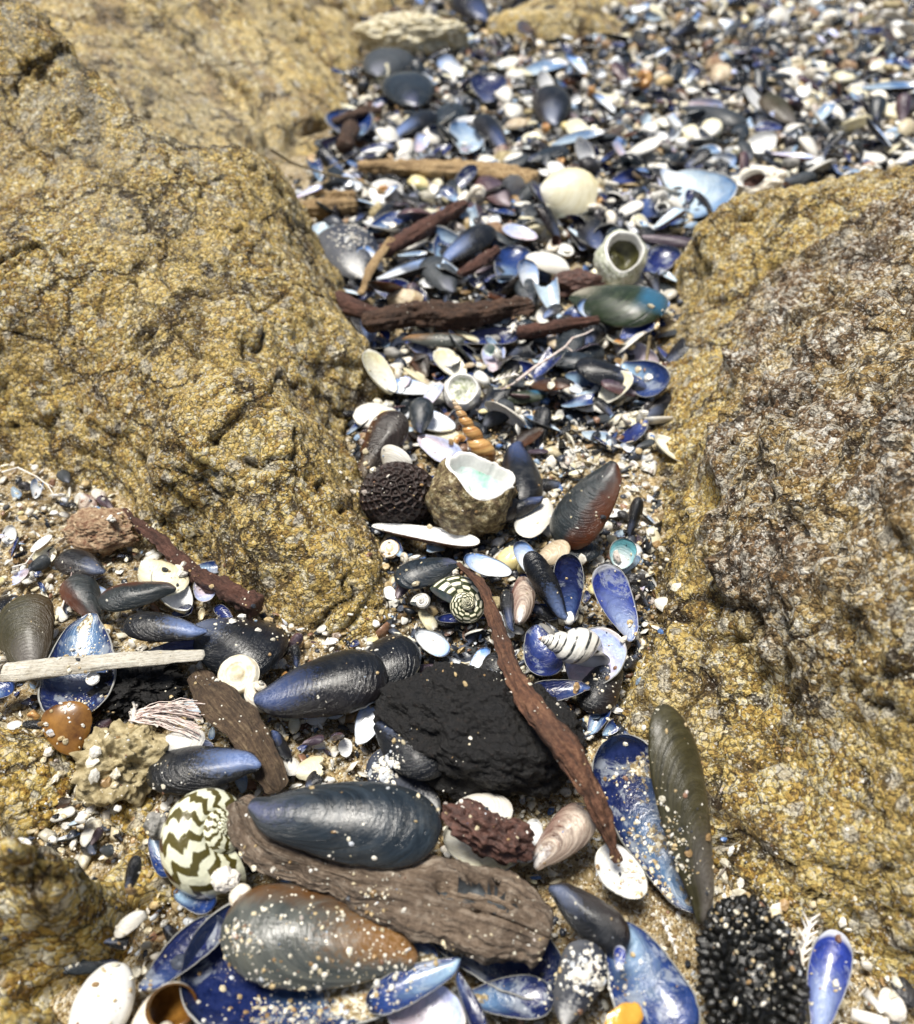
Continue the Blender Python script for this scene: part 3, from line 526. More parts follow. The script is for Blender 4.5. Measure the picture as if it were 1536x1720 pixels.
# ================================================================ wood, stone, weed
def wood_mat(name, a, b, c, grain=1., bump=.12, specks=.0):
    m = N(name); uv = m.uv(); s = m.sep(uv); co = m.cm()
    g = m.noise(m.comb(m.math('MULTIPLY', s[0], 1.1), m.math('MULTIPLY', s[1], 14.*grain)), 1.0, 6, .7, .4); f = m.noise(co, 5, 5, .7); l = m.noise(co, .6, 3)
    col = m.ramp(m.math('ADD', m.math('MULTIPLY', g, .6), m.math('MULTIPLY', f, .4)), [(.34, a), (.5, b), (.68, c)]); col = m.mix(m.ramp(l, [(.45, 0.), (.7, .45)]), col, a)
    sv = m.vor(co, 8); spk = m.math('MULTIPLY', m.math('GREATER_THAN', m.sep(sv.outputs['Color'])[0], 1-specks*.3), m.ramp(sv.outputs['Distance'], [(.25, 1.), (.33, 0.)]))
    col = m.mix(spk, col, (.8, .76, .64)); return m.fin(col, .72, m.bump(m.math('ADD', m.math('MULTIPLY', g, 1.4), m.math('ADD', f, spk)), bump))
WD = dict(
    drift=wood_mat('driftwood_grey_brown', (.045, .028, .018), (.20, .145, .10), (.46, .39, .31), 1.6, .16, .15),
    tan=wood_mat('driftwood_tan', (.10, .055, .022), (.33, .22, .10), (.55, .42, .25), 1., .08),
    dark=wood_mat('bark_dark', (.015, .009, .006), (.07, .035, .02), (.16, .085, .05), .6, .2, .15),
    red=wood_mat('bark_red_brown', (.02, .009, .006), (.11, .045, .03), (.24, .12, .085), .5, .2, .1),
    rust=wood_mat('stick_rust_grey', (.03, .018, .014), (.14, .06, .032), (.34, .18, .10), .5, .14, .12),
    pale=wood_mat('wood_bleached', (.30, .25, .17), (.70, .66, .56), (.86, .84, .77), 1.6, .08),
    kelp=wood_mat('bark_strip', (.02, .013, .008), (.09, .055, .03), (.26, .19, .11), 1.4, .1, .15),
)
def stick(name, label, pts, rad, mat, cat='stick', flat=1., amp=.15, seed=0, group=None, n=70, k=26, freq=1.5, tilt=0., taper=(1, 1), hole=None, parts=None, fibre=.7, fibre_k=1., blunt=.5):
    """pts (px,py,z); rad in cm, one value per point; flat squashes the height"""
    C = [P(*q) for q in pts]; t = np.linspace(0, len(C)-1, n); cx = np.zeros((n, 3)); 
    A = np.array([list(q) for q in C]); rad = np.array(rad if isinstance(rad, (list, tuple)) else [rad]*len(C), float)
    A2 = np.concatenate([[2*A[0]-A[1]], A, [2*A[-1]-A[-2]]]); i = np.minimum(t.astype(int), len(C)-2); f = (t-i)[:, None]
    p0, p1, p2, p3 = A2[i], A2[i+1], A2[i+2], A2[i+3]
    cx = .5*(2*p1+(p2-p0)*f+(2*p0-5*p1+4*p2-p3)*f**2+(3*p1-p0-3*p2+p3)*f**3); rr = np.interp(t, range(len(C)), rad)
    tt = t/t[-1]; L = np.linalg.norm(np.diff(A, axis=0), axis=1).sum()
    e0 = np.clip(tt*L/(rr[0]*blunt+1e-6), 0, 1); e1 = np.clip((1-tt)*L/(rr[-1]*blunt+1e-6), 0, 1); rr = rr*np.sqrt(np.clip(1-(1-e0)**2, .0, 1))*np.sqrt(np.clip(1-(1-e1)**2, .0, 1))
    T = np.gradient(cx, axis=0); T /= np.linalg.norm(T, axis=1)[:, None]; up = np.array([0, math.sin(tilt), math.cos(tilt)]); S_ = np.cross(T, up); S_ /= np.linalg.norm(S_, axis=1)[:, None]; U_ = np.cross(S_, T)
    a = np.linspace(0, 2*np.pi, k+1); V = cx[:, None]+S_[:, None]*(np.cos(a)[None, :, None]*rr[:, None, None])+U_[:, None]*(np.sin(a)[None, :, None]*rr[:, None, None]*flat)
    q = V[:, :-1].reshape(-1, 3); al = np.stack([np.repeat(tt*L, k)*.35, np.tile(np.cos(a[:-1]), n)*1.3, np.tile(np.sin(a[:-1]), n)*1.3+seed*7], 1)
    d = fbm(al*freq, 4, seed)*.55+fbm(q*freq*1.3, 4, seed+4)*.6; d = np.concatenate([d.reshape(n, k), d.reshape(n, k)[:, :1]], 1)
    fb = np.stack([np.repeat(tt*L, k)*.22, np.tile(np.cos(a[:-1]), n)*5*fibre_k, np.tile(np.sin(a[:-1]), n)*5*fibre_k+seed*3], 1); f_ = -np.abs(fbm(fb, 3, seed+9)).reshape(n, k)*fibre; d = d+np.concatenate([f_, f_[:, :1]], 1)
    N_ = V-cx[:, None]; nl = np.linalg.norm(N_, axis=2)[..., None]; V = V+N_/np.maximum(nl, 1e-6)*(d*amp)[..., None]*np.minimum(1, nl/.15)
    hm = np.zeros(V.shape[:2])
    if hole is not None:
        for (hx, hy, hz, hr, dep, el) in hole:
            h = np.array(list(P(hx, hy, hz))); dd = V-h; tl = T[np.argmin(((cx-h)**2).sum(1))]; along = (dd @ tl)[..., None]*tl; dist = np.sqrt(((dd-along)**2).sum(2)+((along/el)**2).sum(2))
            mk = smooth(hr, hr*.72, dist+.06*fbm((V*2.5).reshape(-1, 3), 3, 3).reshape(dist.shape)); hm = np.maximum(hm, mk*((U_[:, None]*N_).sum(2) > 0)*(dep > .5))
            V = V-(np.array([0, 0, 1.]))*(dep*mk)[..., None]*(U_[:, None]*N_).sum(2, keepdims=True).clip(0, .05)*20
    uv = np.stack([np.broadcast_to((tt*L)[:, None], V.shape[:2]), np.broadcast_to((np.abs(a/np.pi-1))[None], V.shape[:2])], 2)
    idx = np.arange(n*(k+1)).reshape(n, k+1); F = np.stack([idx[:-1, :-1], idx[1:, :-1], idx[1:, 1:], idx[:-1, 1:]], 2).reshape(-1, 4)
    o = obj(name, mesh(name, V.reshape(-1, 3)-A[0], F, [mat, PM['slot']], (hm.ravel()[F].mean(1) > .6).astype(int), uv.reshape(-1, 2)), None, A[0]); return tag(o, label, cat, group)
def sphere(n=40, k=60):
    a = np.linspace(0, np.pi, n); b = np.linspace(0, 2*np.pi, k+1)[:-1]; A, B = np.meshgrid(a, b, indexing='ij')
    v = np.stack([np.sin(A)*np.cos(B), np.sin(A)*np.sin(B), np.cos(A)], 2).reshape(-1, 3); idx = np.arange(n*k).reshape(n, k)
    F = np.stack([idx[:-1], idx[1:], np.roll(idx[1:], -1, 1), np.roll(idx[:-1], -1, 1)], 2).reshape(-1, 4); return v, F
def lump(name, label, cat, loc, r, mat, seed, amp=.15, freq=1., rot=(0, 0, 0), n=50, k=72, group=None, cells=0., cfreq=2., fn=None, power=1.):
    v, F = sphere(n, k); d = 1+amp*fbm(v*1.6*freq+seed, 4, seed)
    if cells: f1, f2, _ = worley(v*cfreq*2+seed, seed); d = d+cells*(np.clip(.7-f1, -.2, 1)-.3)
    if fn is not None: d = d+fn(v)
    o = obj(name, mesh(name, v*d[:, None]*np.array(r), F, [mat]), None, loc); o.rotation_euler = [R(q) for q in rot]; return tag(o, label, cat, group)
def plain_mat(name, c1, c2, sc=2., rough=.5, bump=.05, coat=0., sss=None, c3=None):
    m = N(name); co = m.off(m.cm(), m.rnd()); f = m.noise(co, sc, 5, .65); c = m.ramp(f, [(.36, c1), (.62, c2)]+([(.75, c3)] if c3 else []))
    return m.fin(c, rough, m.bump(f, bump), coat=coat, sss=sss)
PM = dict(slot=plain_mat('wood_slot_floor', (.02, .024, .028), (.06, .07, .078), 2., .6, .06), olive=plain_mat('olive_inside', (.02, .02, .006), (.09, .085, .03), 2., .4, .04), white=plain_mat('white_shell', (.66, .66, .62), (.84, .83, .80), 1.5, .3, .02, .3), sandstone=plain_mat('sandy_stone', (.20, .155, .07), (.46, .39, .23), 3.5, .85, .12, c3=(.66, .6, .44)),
    redstone=plain_mat('reddish_sandstone', (.16, .075, .04), (.40, .29, .18), 4., .85, .14, c3=(.75, .68, .52)), char=plain_mat('black_fibrous', (.0015, .0015, .002), (.006, .005, .0045), 5., .6, .2, c3=(.03, .016, .012)),
    pod=plain_mat('dark_brown_pod', (.008, .005, .004), (.04, .022, .018), 6., .55, .04, c3=(.09, .055, .045)), cone=plain_mat('black_cone', (.002, .0025, .0025), (.008, .008, .007), 4., .3, .06, c3=(.05, .035, .02)),
    amber=plain_mat('amber_shell', (.06, .02, .003), (.30, .145, .03), .6, .22, .02, .4), orange=plain_mat('orange_glass', (.45, .20, .015), (.62, .34, .05), 1., .18, .02, .5), coral=plain_mat('white_coralline', (.60, .55, .48), (.84, .82, .77), 3., .6, .05),
    spongebrown=plain_mat('brown_sponge', (.03, .013, .01), (.12, .055, .04), 5., .6, .1), sponge=plain_mat('pale_sponge', (.35, .28, .13), (.74, .70, .55), 1.6, .8, .2), fibre=plain_mat('pale_fibre', (.50, .36, .32), (.80, .74, .68), 3., .6, .02),
    twig=plain_mat('thin_twig', (.10, .07, .03), (.30, .24, .13), 3., .7, .03), green=plain_mat('green_weed', (.05, .09, .02), (.14, .20, .05), 3., .5, .03), greystone=plain_mat('grey_pebble', (.12, .12, .11), (.30, .29, .27), 3., .6, .05), darkstone=plain_mat('dark_pebble', (.012, .012, .014), (.05, .048, .05), 3., .4, .05),
    yellow=plain_mat('yellow_shell', (.62, .50, .18), (.78, .70, .42), 2., .35, .03, .3))
def tubes(name, label, cat, lines, mat, group=None, k=6, parent=None):
    """several thin tubes as one mesh; lines = list of (list of world cm points, radius list)"""
    vs, fs = [], []; b = 0
    for pts, rd in lines:
        A = np.array([list(q) for q in pts]); n = len(A); T = np.gradient(A, axis=0); T /= np.linalg.norm(T, axis=1)[:, None]+1e-9; ref = np.where(np.abs(T[:, 2:3]) > .8, np.array([[1., 0, 0]]), np.array([[0, 0, 1.]]))
        S_ = np.cross(T, ref); S_ /= np.linalg.norm(S_, axis=1)[:, None]+1e-9; U_ = np.cross(S_, T); rd = np.broadcast_to(np.array(rd, float), (n,)).copy(); a = np.linspace(0, 2*np.pi, k, endpoint=False)
        V = A[:, None]+(S_[:, None]*np.cos(a)[None, :, None]+U_[:, None]*np.sin(a)[None, :, None])*rd[:, None, None]; vs.append(V.reshape(-1, 3))
        idx = np.arange(n*k).reshape(n, k)+b; F = np.stack([idx[:-1], idx[1:], np.roll(idx[1:], -1, 1), np.roll(idx[:-1], -1, 1)], 2).reshape(-1, 4); fs.append(F); b += n*k
        for row in (V[0], V[-1]): vs.append(row.mean(0)[None]); 
        fs.append(np.array([[idx[0, (j+1) % k], idx[0, j], b, b] for j in range(k)])); fs.append(np.array([[idx[-1, j], idx[-1, (j+1) % k], b+1, b+1] for j in range(k)])); b += 2
    v = np.concatenate(vs); F = [tuple(dict.fromkeys(f)) for f in np.concatenate(fs).tolist()]; o0 = v[0].copy() if parent is None else np.zeros(3)
    o = obj(name, mesh(name, v-o0, F, [mat]), parent, None if parent else o0); return tag(o, label, cat, group) if parent is None else o
# ================================================================ the things one can point at
RT = Vector((1, 0, 0)); UPV = Vector((0, sp_, cp)); TW = Vector((0, -cp, sp_))
def scr(r, u, t): return (RT*r+UPV*u+TW*t).normalized()
def spin(d, s): return [math.degrees(q) for q in (Vector(d).to_track_quat('Z', 'Y').to_matrix() @ Matrix.Rotation(R(s), 3, 'Z')).to_euler()]
def M(label, a, b, face='out', ext='black', lin='blue', W=.5, H=.19, roll=0, mirror=1, name='mussel_shell', cat='mussel shell', **kw):
    return valve(name, label, cat, a, b, face, ext, lin, W, H, roll, mirror, **kw)
def recolour(o, m_):
    for ch in o.children:
        if ch.name.startswith('outer_shell'): ch.data.materials[0] = m_
        elif m_ == PM['amber']: ch.data.materials[0] = m_
def C(label, a, b, face='out', ext='white', lin='pearl', W=.8, H=.26, roll=0, name='clam_shell', cat='clam shell', **kw):
    return valve(name, label, cat, a, b, face, ext, lin, W, H, roll, 1, kind='clam', **kw)
# --- foreground
M('large brown and grey mussel shell crusted with white sand grains, in the bottom foreground', (705,1590,1.8), (372,1558,2.1), ext='worn', mirror=-1, W=.53, H=.24, seed=1)
M('wide deep blue hollow mussel shell with sandy lower rim, under the sand-crusted brown one', (735,1640,1.6), (311,1600,1.7), face='in', ext='black', lin='sandy', W=.60, H=.2, mirror=-1, roll=4, seed=2)
M('long smooth slate blue mussel shell lying across the forked driftwood', (413,1372,3.3), (742,1388,3.1), ext='slate', mirror=-1, W=.46, H=.2, roll=8, seed=3)
M('dark mussel shell with a shining blue and white end, right of the sandy stone', (441,1276,1.9), (247,1300,1.3), ext='bluewhite', mirror=-1, W=.5, H=.22, roll=4, seed=4)
M('black ridged mussel shell with a worn blue and white beak, lying over another black one', (428,1188,1.7), (648,1120,2.0), ext='blue', W=.58, H=.24, mirror=-1, roll=4, seed=5)
M('black finely ringed mussel shell tucked under the blue-beaked one, against the left boulder', (545,1178,.9), (702,1085,1.5), ext='black', W=.66, H=.26, seed=6, roll=-6)
pr = empty('open_mussel', 'big open mussel standing hinge down against the right boulder, blue inside and brown outside', 'mussel', None, P(1180, 1548, .5)); bpy.context.view_layer.update()
valve(None, None, None, (1172,1545,.7), (1030,1236,2.6), 'in', 'black', 'sandy', .46, .16, -22, -1, parent=pr, seed=7)
valve(None, None, None, (1192,1548,.9), (1112,1182,4.2), 'out', 'olive', 'navy', .37, .18, 34, -1, parent=pr, seed=8)
M('bright pale blue hollow mussel shell at the bottom edge, right of the driftwood', (1035,1540,1.9), (1135,1770,1.6), face='in', lin='blue', W=.66, H=.2, mirror=-1, seed=9)
M('dark mussel shell on edge with a chipped yellow beak, at the driftwood right end', (928,1482,2.4), (1052,1596,2.0), ext='black', W=.5, H=.24, roll=26, seed=10, mirror=1)
M('small violet blue mussel chip leaning on the bright pale blue shell', (1040,1632,2.6), (1042,1588,2.7), face='in', lin='violet', ext='blue', W=.55, seed=11, roll=10)
M('upright lavender blue hollow mussel shell right of the black cone', (1378,1738,1.2), (1405,1562,1.8), face='in', lin='violet', W=.42, H=.16, roll=-16, mirror=1, seed=12)
C('white oval clam shell half full of sand under the tip of the rusty stick', (1082,1505,1.6), (1010,1422,1.8), face='in', ext='cream', lin='sandywhite', W=.78, seed=13)
M('dark brown and white ribbed mussel fragment below the black lump', (893,1452,1.5), (995,1360,2.2), ext='striped', W=.55, H=.26, seed=14, cut=.95)
C('white clam shell with a pearly rim, under the brown sponge', (762,1362,1.4), (862,1362,1.6), ext='white', W=.75, H=.3, seed=15)
C('large cream hollow clam shell holding the brown sponge', (745,1400,1.6), (880,1425,1.5), face='in', ext='cream', lin='cream', W=.85, H=.25, seed=16)
C('broken white shell edge between the brown sponge and the brown ribbed mussel', (900,1375,1.7), (868,1455,1.6), face='in', lin='pearl', W=.62, H=.25, seed=17, cut=.9, roll=20)
M('blue and sandy hollow mussel shell under the lower edge of the driftwood', (700,1545,1.5), (945,1635,1.0), face='in', lin='sandy', W=.5, H=.16, seed=18)
M('tapering bright blue and white mussel shell at the bottom, right of the sand-filled blue one', (778,1618,2.0), (615,1688,1.9), face='in', lin='blue', W=.42, H=.14, roll=14, seed=19, mirror=-1)
M('narrow deep blue mussel sliver standing at the bottom edge', (765,1632,2.0), (815,1745,2.0), face='in', lin='deep', W=.36, roll=-35, seed=20)
C('white and violet hollow shell at the bottom edge below the tapering blue one', (650,1680,1.7), (780,1735,1.4), face='in', lin='mauve', W=.8, seed=21)
M('shallow blue rimmed mussel shell holding pale chips, at the bottom edge below the driftwood', (785,1680,1.3), (930,1672,1.3), face='in', lin='sandy', W=.5, H=.16, seed=22)
M('shiny black mussel shell dusted with sand grains, bottom edge below the driftwood end', (940,1722,1.3), (1000,1585,2.2), ext='crusted', W=.62, H=.28, seed=23, roll=10)
M('deep blue hollow mussel shell with a chipped rim, left behind the sand-crusted brown one', (240,1668,1.9), (372,1540,1.6), face='in', lin='deep', W=.52, H=.2, seed=24, roll=-14)
M('dark bulging black mussel under the driftwood fork, left of the hole', (905,1640,.5), (980,1700,.4), ext='black', W=.5, seed=25)
M('small glossy black mussel standing on the golden boulder in the lower left', (212,1502,2.5), (232,1436,3.1), ext='black', W=.45, H=.28, seed=26)
C('white spotted clam shell on the golden boulder edge in the lower left', (247,1535,1.9), (192,1570,1.6), ext='white', W=.62, H=.3, seed=27, roll=15)
M('dark bitten mussel scrap below the white spotted clam', (175,1580,1.6), (225,1585,1.4), ext='black', W=.5, cut=.8, seed=28)
M('small shining blue hollow mussel below the zigzag snail', (290,1500,1.2), (362,1520,1.2), face='in', lin='blue', W=.6, H=.25, roll=-10, seed=29)
M('small blue mussel shell with a pale rim, at the left foot of the zigzag snail', (252,1400,1.0), (290,1468,1.0), face='in', lin='blue', W=.5, roll=20, seed=30)
M('blue mussel scrap poking from under the amber shell', (90,1222,.9), (38,1215,1.0), ext='bluewhite', W=.34, seed=31)
recolour(M('translucent amber brown shell plate beside the sandy stone', (118,1270,.8), (112,1178,1.8), ext='black', lin='cream', W=.95, H=.16, seed=32, cut=.97, kind='mussel'), PM['amber'])
M('sand-filled hollow mussel shell crossed by the bleached stick', (140,1032,1.8), (130,1205,1.4), face='in', lin='sandy', W=.62, H=.2, seed=33)
M('rounded black mussel shell cut by the left edge of the photo', (-60,1040,1.3), (38,1025,1.3), ext='black', W=.9, H=.3, seed=34)
M('olive and brown mussel shell speckled white, near the left edge above the bleached stick', (60,1130,1.2), (30,1005,1.8), ext='olive', W=.66, H=.24, seed=35, mirror=-1, roll=-10)
M('black brown mussel shell with a white flecked beak, below the reddish stick', (297,984,1.7), (165,1012,1.4), ext='rust', W=.5, H=.22, mirror=-1, seed=36)
M('small grey black ringed mussel shell under the reddish stone', (172,966,1.2), (103,932,1.2), ext='black', W=.62, H=.3, seed=37)
M('orange brown ringed mussel shell standing left of the white flecked one', (160,1038,1.0), (122,968,1.5), ext='rust', W=.66, H=.3, seed=38)
M('mussel shell with a bright blue speckled patch, above the bleached stick', (345,1068,2.2), (210,1044,2.1), ext='bluewhite', W=.42, H=.22, seed=39)
M('big black ringed mussel shell below the left boulder tip, right of the blue speckled one', (325,1050,1.2), (466,1115,1.4), ext='black', W=.74, H=.28, seed=40)
M('hollow dark mussel shell with a white rim, under the blue speckled one', (228,1108,1.4), (345,1085,1.5), face='in', lin='navy', W=.42, H=.2, seed=41)
C('cream shell piece under the white flecked mussel', (240,950,1.2), (310,990,1.2), ext='cream', W=.7, seed=42)
C('pale open clam shell behind the white flecked mussel, below the stick', (315,1025,1.0), (270,950,1.6), face='in', ext='cream', lin='pearl', W=.6, roll=15, seed=43)
M('blue grey mussel valve low at the left edge below the bleached stick', (-30,1170,1.2), (25,1150,1.2), face='in', lin='blue', W=.8, seed=44)
C('small pale violet shell at the foot of the reddish stick', (335,970,1.2), (348,1010,1.3), ext='purple', lin='mauve', W=.6, face='in', seed=45)
M('small dark green hollow valve below the end of the reddish stick', (392,1043,1.0), (362,1018,1.3), face='in', lin='navy', W=.55, seed=46)
M('tiny indigo mussel standing on the sand between two black mussels', (498,1122,.9), (496,1082,1.4), ext='blue', W=.45, H=.25, seed=47)
C('smooth white clam behind the blue and white ended mussel', (275,1250,1.5), (345,1240,1.6), ext='white', W=.8, H=.35, seed=48)
M('broken blue white triangular shell piece beside the black lump', (605,1252,.9), (632,1180,1.4), face='in', lin='pale', W=.66, H=.08, seed=49, cut=.9)
M('barnacle-whitened blue mussel shell leaning under the black lump', (742,1372,.8), (625,1268,1.6), ext='crusted', W=.62, H=.25, seed=50, mirror=-1)
M('small flaky yellow and white shell scrap lying on the sand left of the black lump', (495,1300,.5), (550,1280,.6), ext='cream', W=.8, cut=.85, kind='clam', seed=51)
M('small dark ribbed shell scrap on the sand beside the yellow one', (515,1325,.7), (540,1295,.9), ext='black', W=.8, cut=.8, kind='clam', seed=52)
C('small white shell bit left of the yellow scrap', (478,1272,.6), (500,1300,.6), ext='white', W=.8, seed=53)
M('small pale lilac mussel edge above the yellow scrap', (508,1248,.6), (545,1240,.8), ext='purple', W=.5, seed=54)
M('small indigo chip beside the bark strip', (462,1225,.8), (478,1290,.8), ext='blue', W=.45, cut=.85, seed=55)
# --- centre
C('round white half shell standing behind the honeycombed pod', (663,800,1.2), (668,750,2.8), ext='white', W=1.25, H=.3, seed=60)
M('long white hollow shell with a brown broken end, below the honeycombed pod', (625,882,1.3), (806,912,1.6), face='in', ext='brown', lin='pearl', W=.34, H=.14, roll=-16, seed=61, kind='long')
M('large mussel shell with rust brown flank, leaning on the right boulder beside the turban shell', (1042,782,4.4), (935,912,1.4), ext='rust', W=.60, H=.24, roll=-8, seed=62, mirror=1)
M('black mussel shell on edge with a pale rim, in front of the turban shell', (742,895,1.0), (872,842,1.9), ext='black', W=.42, H=.22, roll=24, seed=63, mirror=-1)
M('small blue black closed mussel right of the turban shell', (914,838,1.9), (850,862,1.5), ext='blue', W=.5, H=.3, roll=-10, seed=64)
M('white shell shard under the small blue black mussel', (920,842,1.3), (885,905,1.2), face='in', lin='pearl', W=.6, H=.1, cut=.9, seed=65, edge=None) if False else C('white shell shard under the small blue black mussel', (920,840,1.3), (880,902,1.2), ext='white', W=.6, H=.12, seed=65)
M('blue and tan mussel rim showing behind the turban shell', (862,742,1.6), (885,850,1.7), ext='blue', W=.42, H=.2, seed=66, mirror=-1)
M('brown black scuffed mussel shell against the left boulder, above the pod', (606,800,1.0), (672,692,2.6), ext='brown', W=.58, H=.25, seed=67, mirror=1)
M('small slate black mussel standing point down above the white half shell', (703,728,1.2), (712,668,2.0), ext='slate', W=.62, H=.25, seed=68)
M('dark ringed mussel shell with a blue beak, left of the dotted snail', (768,942,1.9), (664,976,1.7), ext='slate', W=.62, H=.24, mirror=-1, seed=69)
pb = empty('open_mussel', 'small open mussel spread like a butterfly, one half dark blue and one white streaked', 'mussel', None, P(950, 1046, .6)); bpy.context.view_layer.update()
valve(None, None, None, (948,1046,.8), (888,926,3.0), 'out', 'bluewhite', 'blue', .34, .16, -30, 1, parent=pb, seed=70)
valve(None, None, None, (954,1046,.8), (957,930,3.0), 'in', 'black', 'deep', .46, .18, -10, -1, parent=pb, seed=71)
M('upright violet blue hollow mussel shell beside the butterfly pair', (1068,1074,1.2), (1008,950,3.0), face='in', lin='violet', W=.52, H=.16, mirror=1, seed=72, roll=-6)
C('large broken white and purple shell under the striped whelk', (965,1150,1.2), (1035,1062,2.2), face='in', ext='striped', lin='mauve', W=.9, H=.28, seed=73)
M('dark blue hollow mussel shell left of the striped whelk', (895,1050,1.5), (925,1135,1.6), face='in', lin='navy', W=.62, H=.24, seed=74)
M('dark blue hollow mussel shell with white chips below the striped whelk', (990,1150,1.6), (888,1168,1.6), face='in', lin='deep', W=.5, H=.22, seed=75, roll=8)
M('black bulging mussel side at the base of the right boulder below the whelk', (1040,1105,1.2), (985,1195,.9), ext='black', W=.6, H=.28, seed=76)
M('small blue ribbed mussel end poking past the curved stick', (812,1172,1.5), (845,1098,2.2), ext='bluewhite', W=.66, H=.26, seed=77)
C('small turquoise and white shell against the right boulder', (1040,955,1.0), (1055,905,2.0), ext='white', lin='teal', face='in', W=.9, H=.25, seed=78)
C('small white hollow shell holding a yellow pebble, right of the long white shell', (860,962,1.5), (780,935,1.8), face='in', ext='black', lin='pale', W=.55, H=.2, seed=79)
M('white lined brown mussel shell behind the butterfly pair', (915,985,1.2), (868,910,2.2), face='in', ext='brown', lin='pale', W=.45, seed=80)
C('yellow striped broken shell between the butterfly halves', (905,945,1.4), (955,912,2.0), ext='ribbed', W=.8, seed=81)
M('small dark mussel edge low behind the dotted snail', (665,1005,1.0), (690,965,1.2), ext='purple', W=.5, seed=82)
M('thin indigo mussel sliver in the white grit left of the curved stick', (815,1035,.9), (735,1040,1.0), face='in', lin='navy', W=.32, seed=83, roll=10)
C('small white hollow shell below the white grit', (700,1060,1.0), (752,1100,1.0), face='in', lin='pale', W=.6, seed=84)
M('narrow indigo shell edge right of the curved stick', (858,1062,1.2), (850,990,1.5), ext='blue', W=.35, H=.25, seed=85, roll=-20)
C('white and orange broken shell strip right of the curved stick', (872,1050,1.3), (880,968,1.6), ext='striped', W=.42, H=.2, seed=86)
M('black mussel squeezed against the right boulder beside the violet one', (1088,1020,1.0), (1060,985,1.8), ext='black', W=.55, H=.3, seed=87)
M('dark mussel half hidden under the rust flanked one', (905,930,.8), (1010,925,1.2), ext='slate', W=.5, H=.24, seed=88)
M('blue black shell sliver standing right of the rust flanked mussel', (1055,900,.8), (1075,835,2.2), ext='black', W=.35, H=.25, seed=89)
# --- upper middle
M('greenish mussel shell with a broad blue margin, right of the rough bark log', (964,492,1.6), (1112,530,2.2), ext='green', W=.72, H=.24, seed=100, mirror=1, roll=8)
M('deep violet blue mussel shell resting on the sand at the foot of the right boulder', (1092,652,1.0), (966,612,1.8), ext='blue', W=.52, H=.22, seed=101, mirror=-1)
M('smaller lilac mussel shell overlapping the deep violet blue one', (1072,665,1.0), (1010,640,1.6), ext='purple', W=.55, seed=102)
M('small indigo mussel below the deep violet blue one', (1030,700,.6), (1000,668,1.0), ext='blue', W=.5, seed=103)
M('black mussel shell behind the violet blue one', (900,598,1.0), (1000,610,1.4), ext='slate', W=.5, seed=104)
C('white oval ridged clam shell left of the green white moon snail', (955,462,1.4), (886,428,2.0), ext='white', W=.68, H=.3, seed=105)
cl = empty('closed_clam', 'big closed cream clam with a dark hinge line, beside the long tan driftwood', 'clam', None, P(955, 330, .8)); bpy.context.view_layer.update()
valve(None, None, None, (908,322,2.6), (1004,326,2.8), 'out', 'cream', 'cream', 1.0, .34, 48, 1, kind='clam', parent=cl, seed=106)
valve(None, None, None, (908,324,2.5), (1004,328,2.7), 'in', 'cream', 'cream', .95, .26, 34, 1, kind='clam', parent=cl, seed=107)
M('pale sky blue hollow mussel shell lying open above the right boulder', (1131,290,2.4), (1206,354,1.8), face='in', lin='sky', W=.80, roll=26, H=.18, seed=108, mirror=-1)
M('hollow mussel shell with a silver white floor, right of the pale split stick', (636,470,1.5), (738,432,1.8), face='in', lin='pale', W=.42, H=.22, roll=-10, seed=109)
M('sky blue hollow mussel chip above the silver white one', (668,430,2.3), (718,424,2.3), face='in', lin='sky', W=.36, seed=110)
M('blue triangular hollow mussel shell with a white rim, above the dark stick', (620,392,1.6), (686,355,2.0), face='in', lin='blue', W=.6, H=.18, seed=111, cut=.9)
M('mussel shell coated in white crust, beside the left boulder', (600,470,1.2), (575,385,1.8), ext='crusted', W=.7, H=.25, seed=112)
M('dark hollow mussel behind the white crusted one', (530,375,1.2), (580,440,1.3), face='in', lin='sky', W=.6, seed=113)
pm = empty('open_mussel', 'gaping thin mussel with pale edges below the rough bark log', 'mussel', None, P(680, 572, .6)); bpy.context.view_layer.update()
valve(None, None, None, (677,566,1.2), (782,572,1.6), 'out', 'worn', 'navy', .30, .14, 12, 1, parent=pm, seed=114)
valve(None, None, None, (677,570,.9), (745,614,.9), 'in', 'brown', 'navy', .36, .16, -12, 1, parent=pm, seed=115)
M('dark navy hollow mussel shell under the rough bark log', (770,572,1.0), (872,560,1.2), face='in', lin='navy', W=.6, H=.2, seed=116)
C('brown and white ribbed cockle on top of the rough bark log end', (652,508,1.2), (712,500,1.6), ext='ribbed', W=.8, H=.42, ribs=26, seed=117, name='cockle_shell', cat='cockle shell')
M('grey rounded mussel shell above the rough bark log', (755,492,1.2), (728,432,1.8), ext='grey', W=.62, seed=118)
M('steel blue streaked mussel shell above the rough bark log', (742,442,1.4), (826,382,2.0), ext='bluewhite', W=.46, H=.22, seed=119)
C('mauve and white hollow clam shell in the middle of the gully', (902,400,1.4), (846,378,1.8), face='in', ext='purple', lin='mauve', W=.8, H=.22, seed=120)
M('blue grey hollow mussel below the mauve clam', (848,475,1.2), (868,412,1.6), face='in', lin='blue', W=.5, seed=121)
M('dark grey mussel shell right of the mauve clam', (940,382,1.4), (888,350,1.6), ext='grey', W=.6, seed=122)
M('deep blue hollow mussel shell above the green white moon snail', (1080,332,1.6), (1102,386,1.5), face='in', lin='deep', W=.5, H=.2, seed=123)
M('long black mussel shell behind the green white moon snail', (1068,398,1.4), (1176,412,1.4), ext='purple', W=.3, H=.16, seed=124)
M('black gaping mussel right of the green white moon snail', (1085,470,1.0), (1125,412,1.8), face='in', lin='navy', W=.6, H=.24, seed=125)
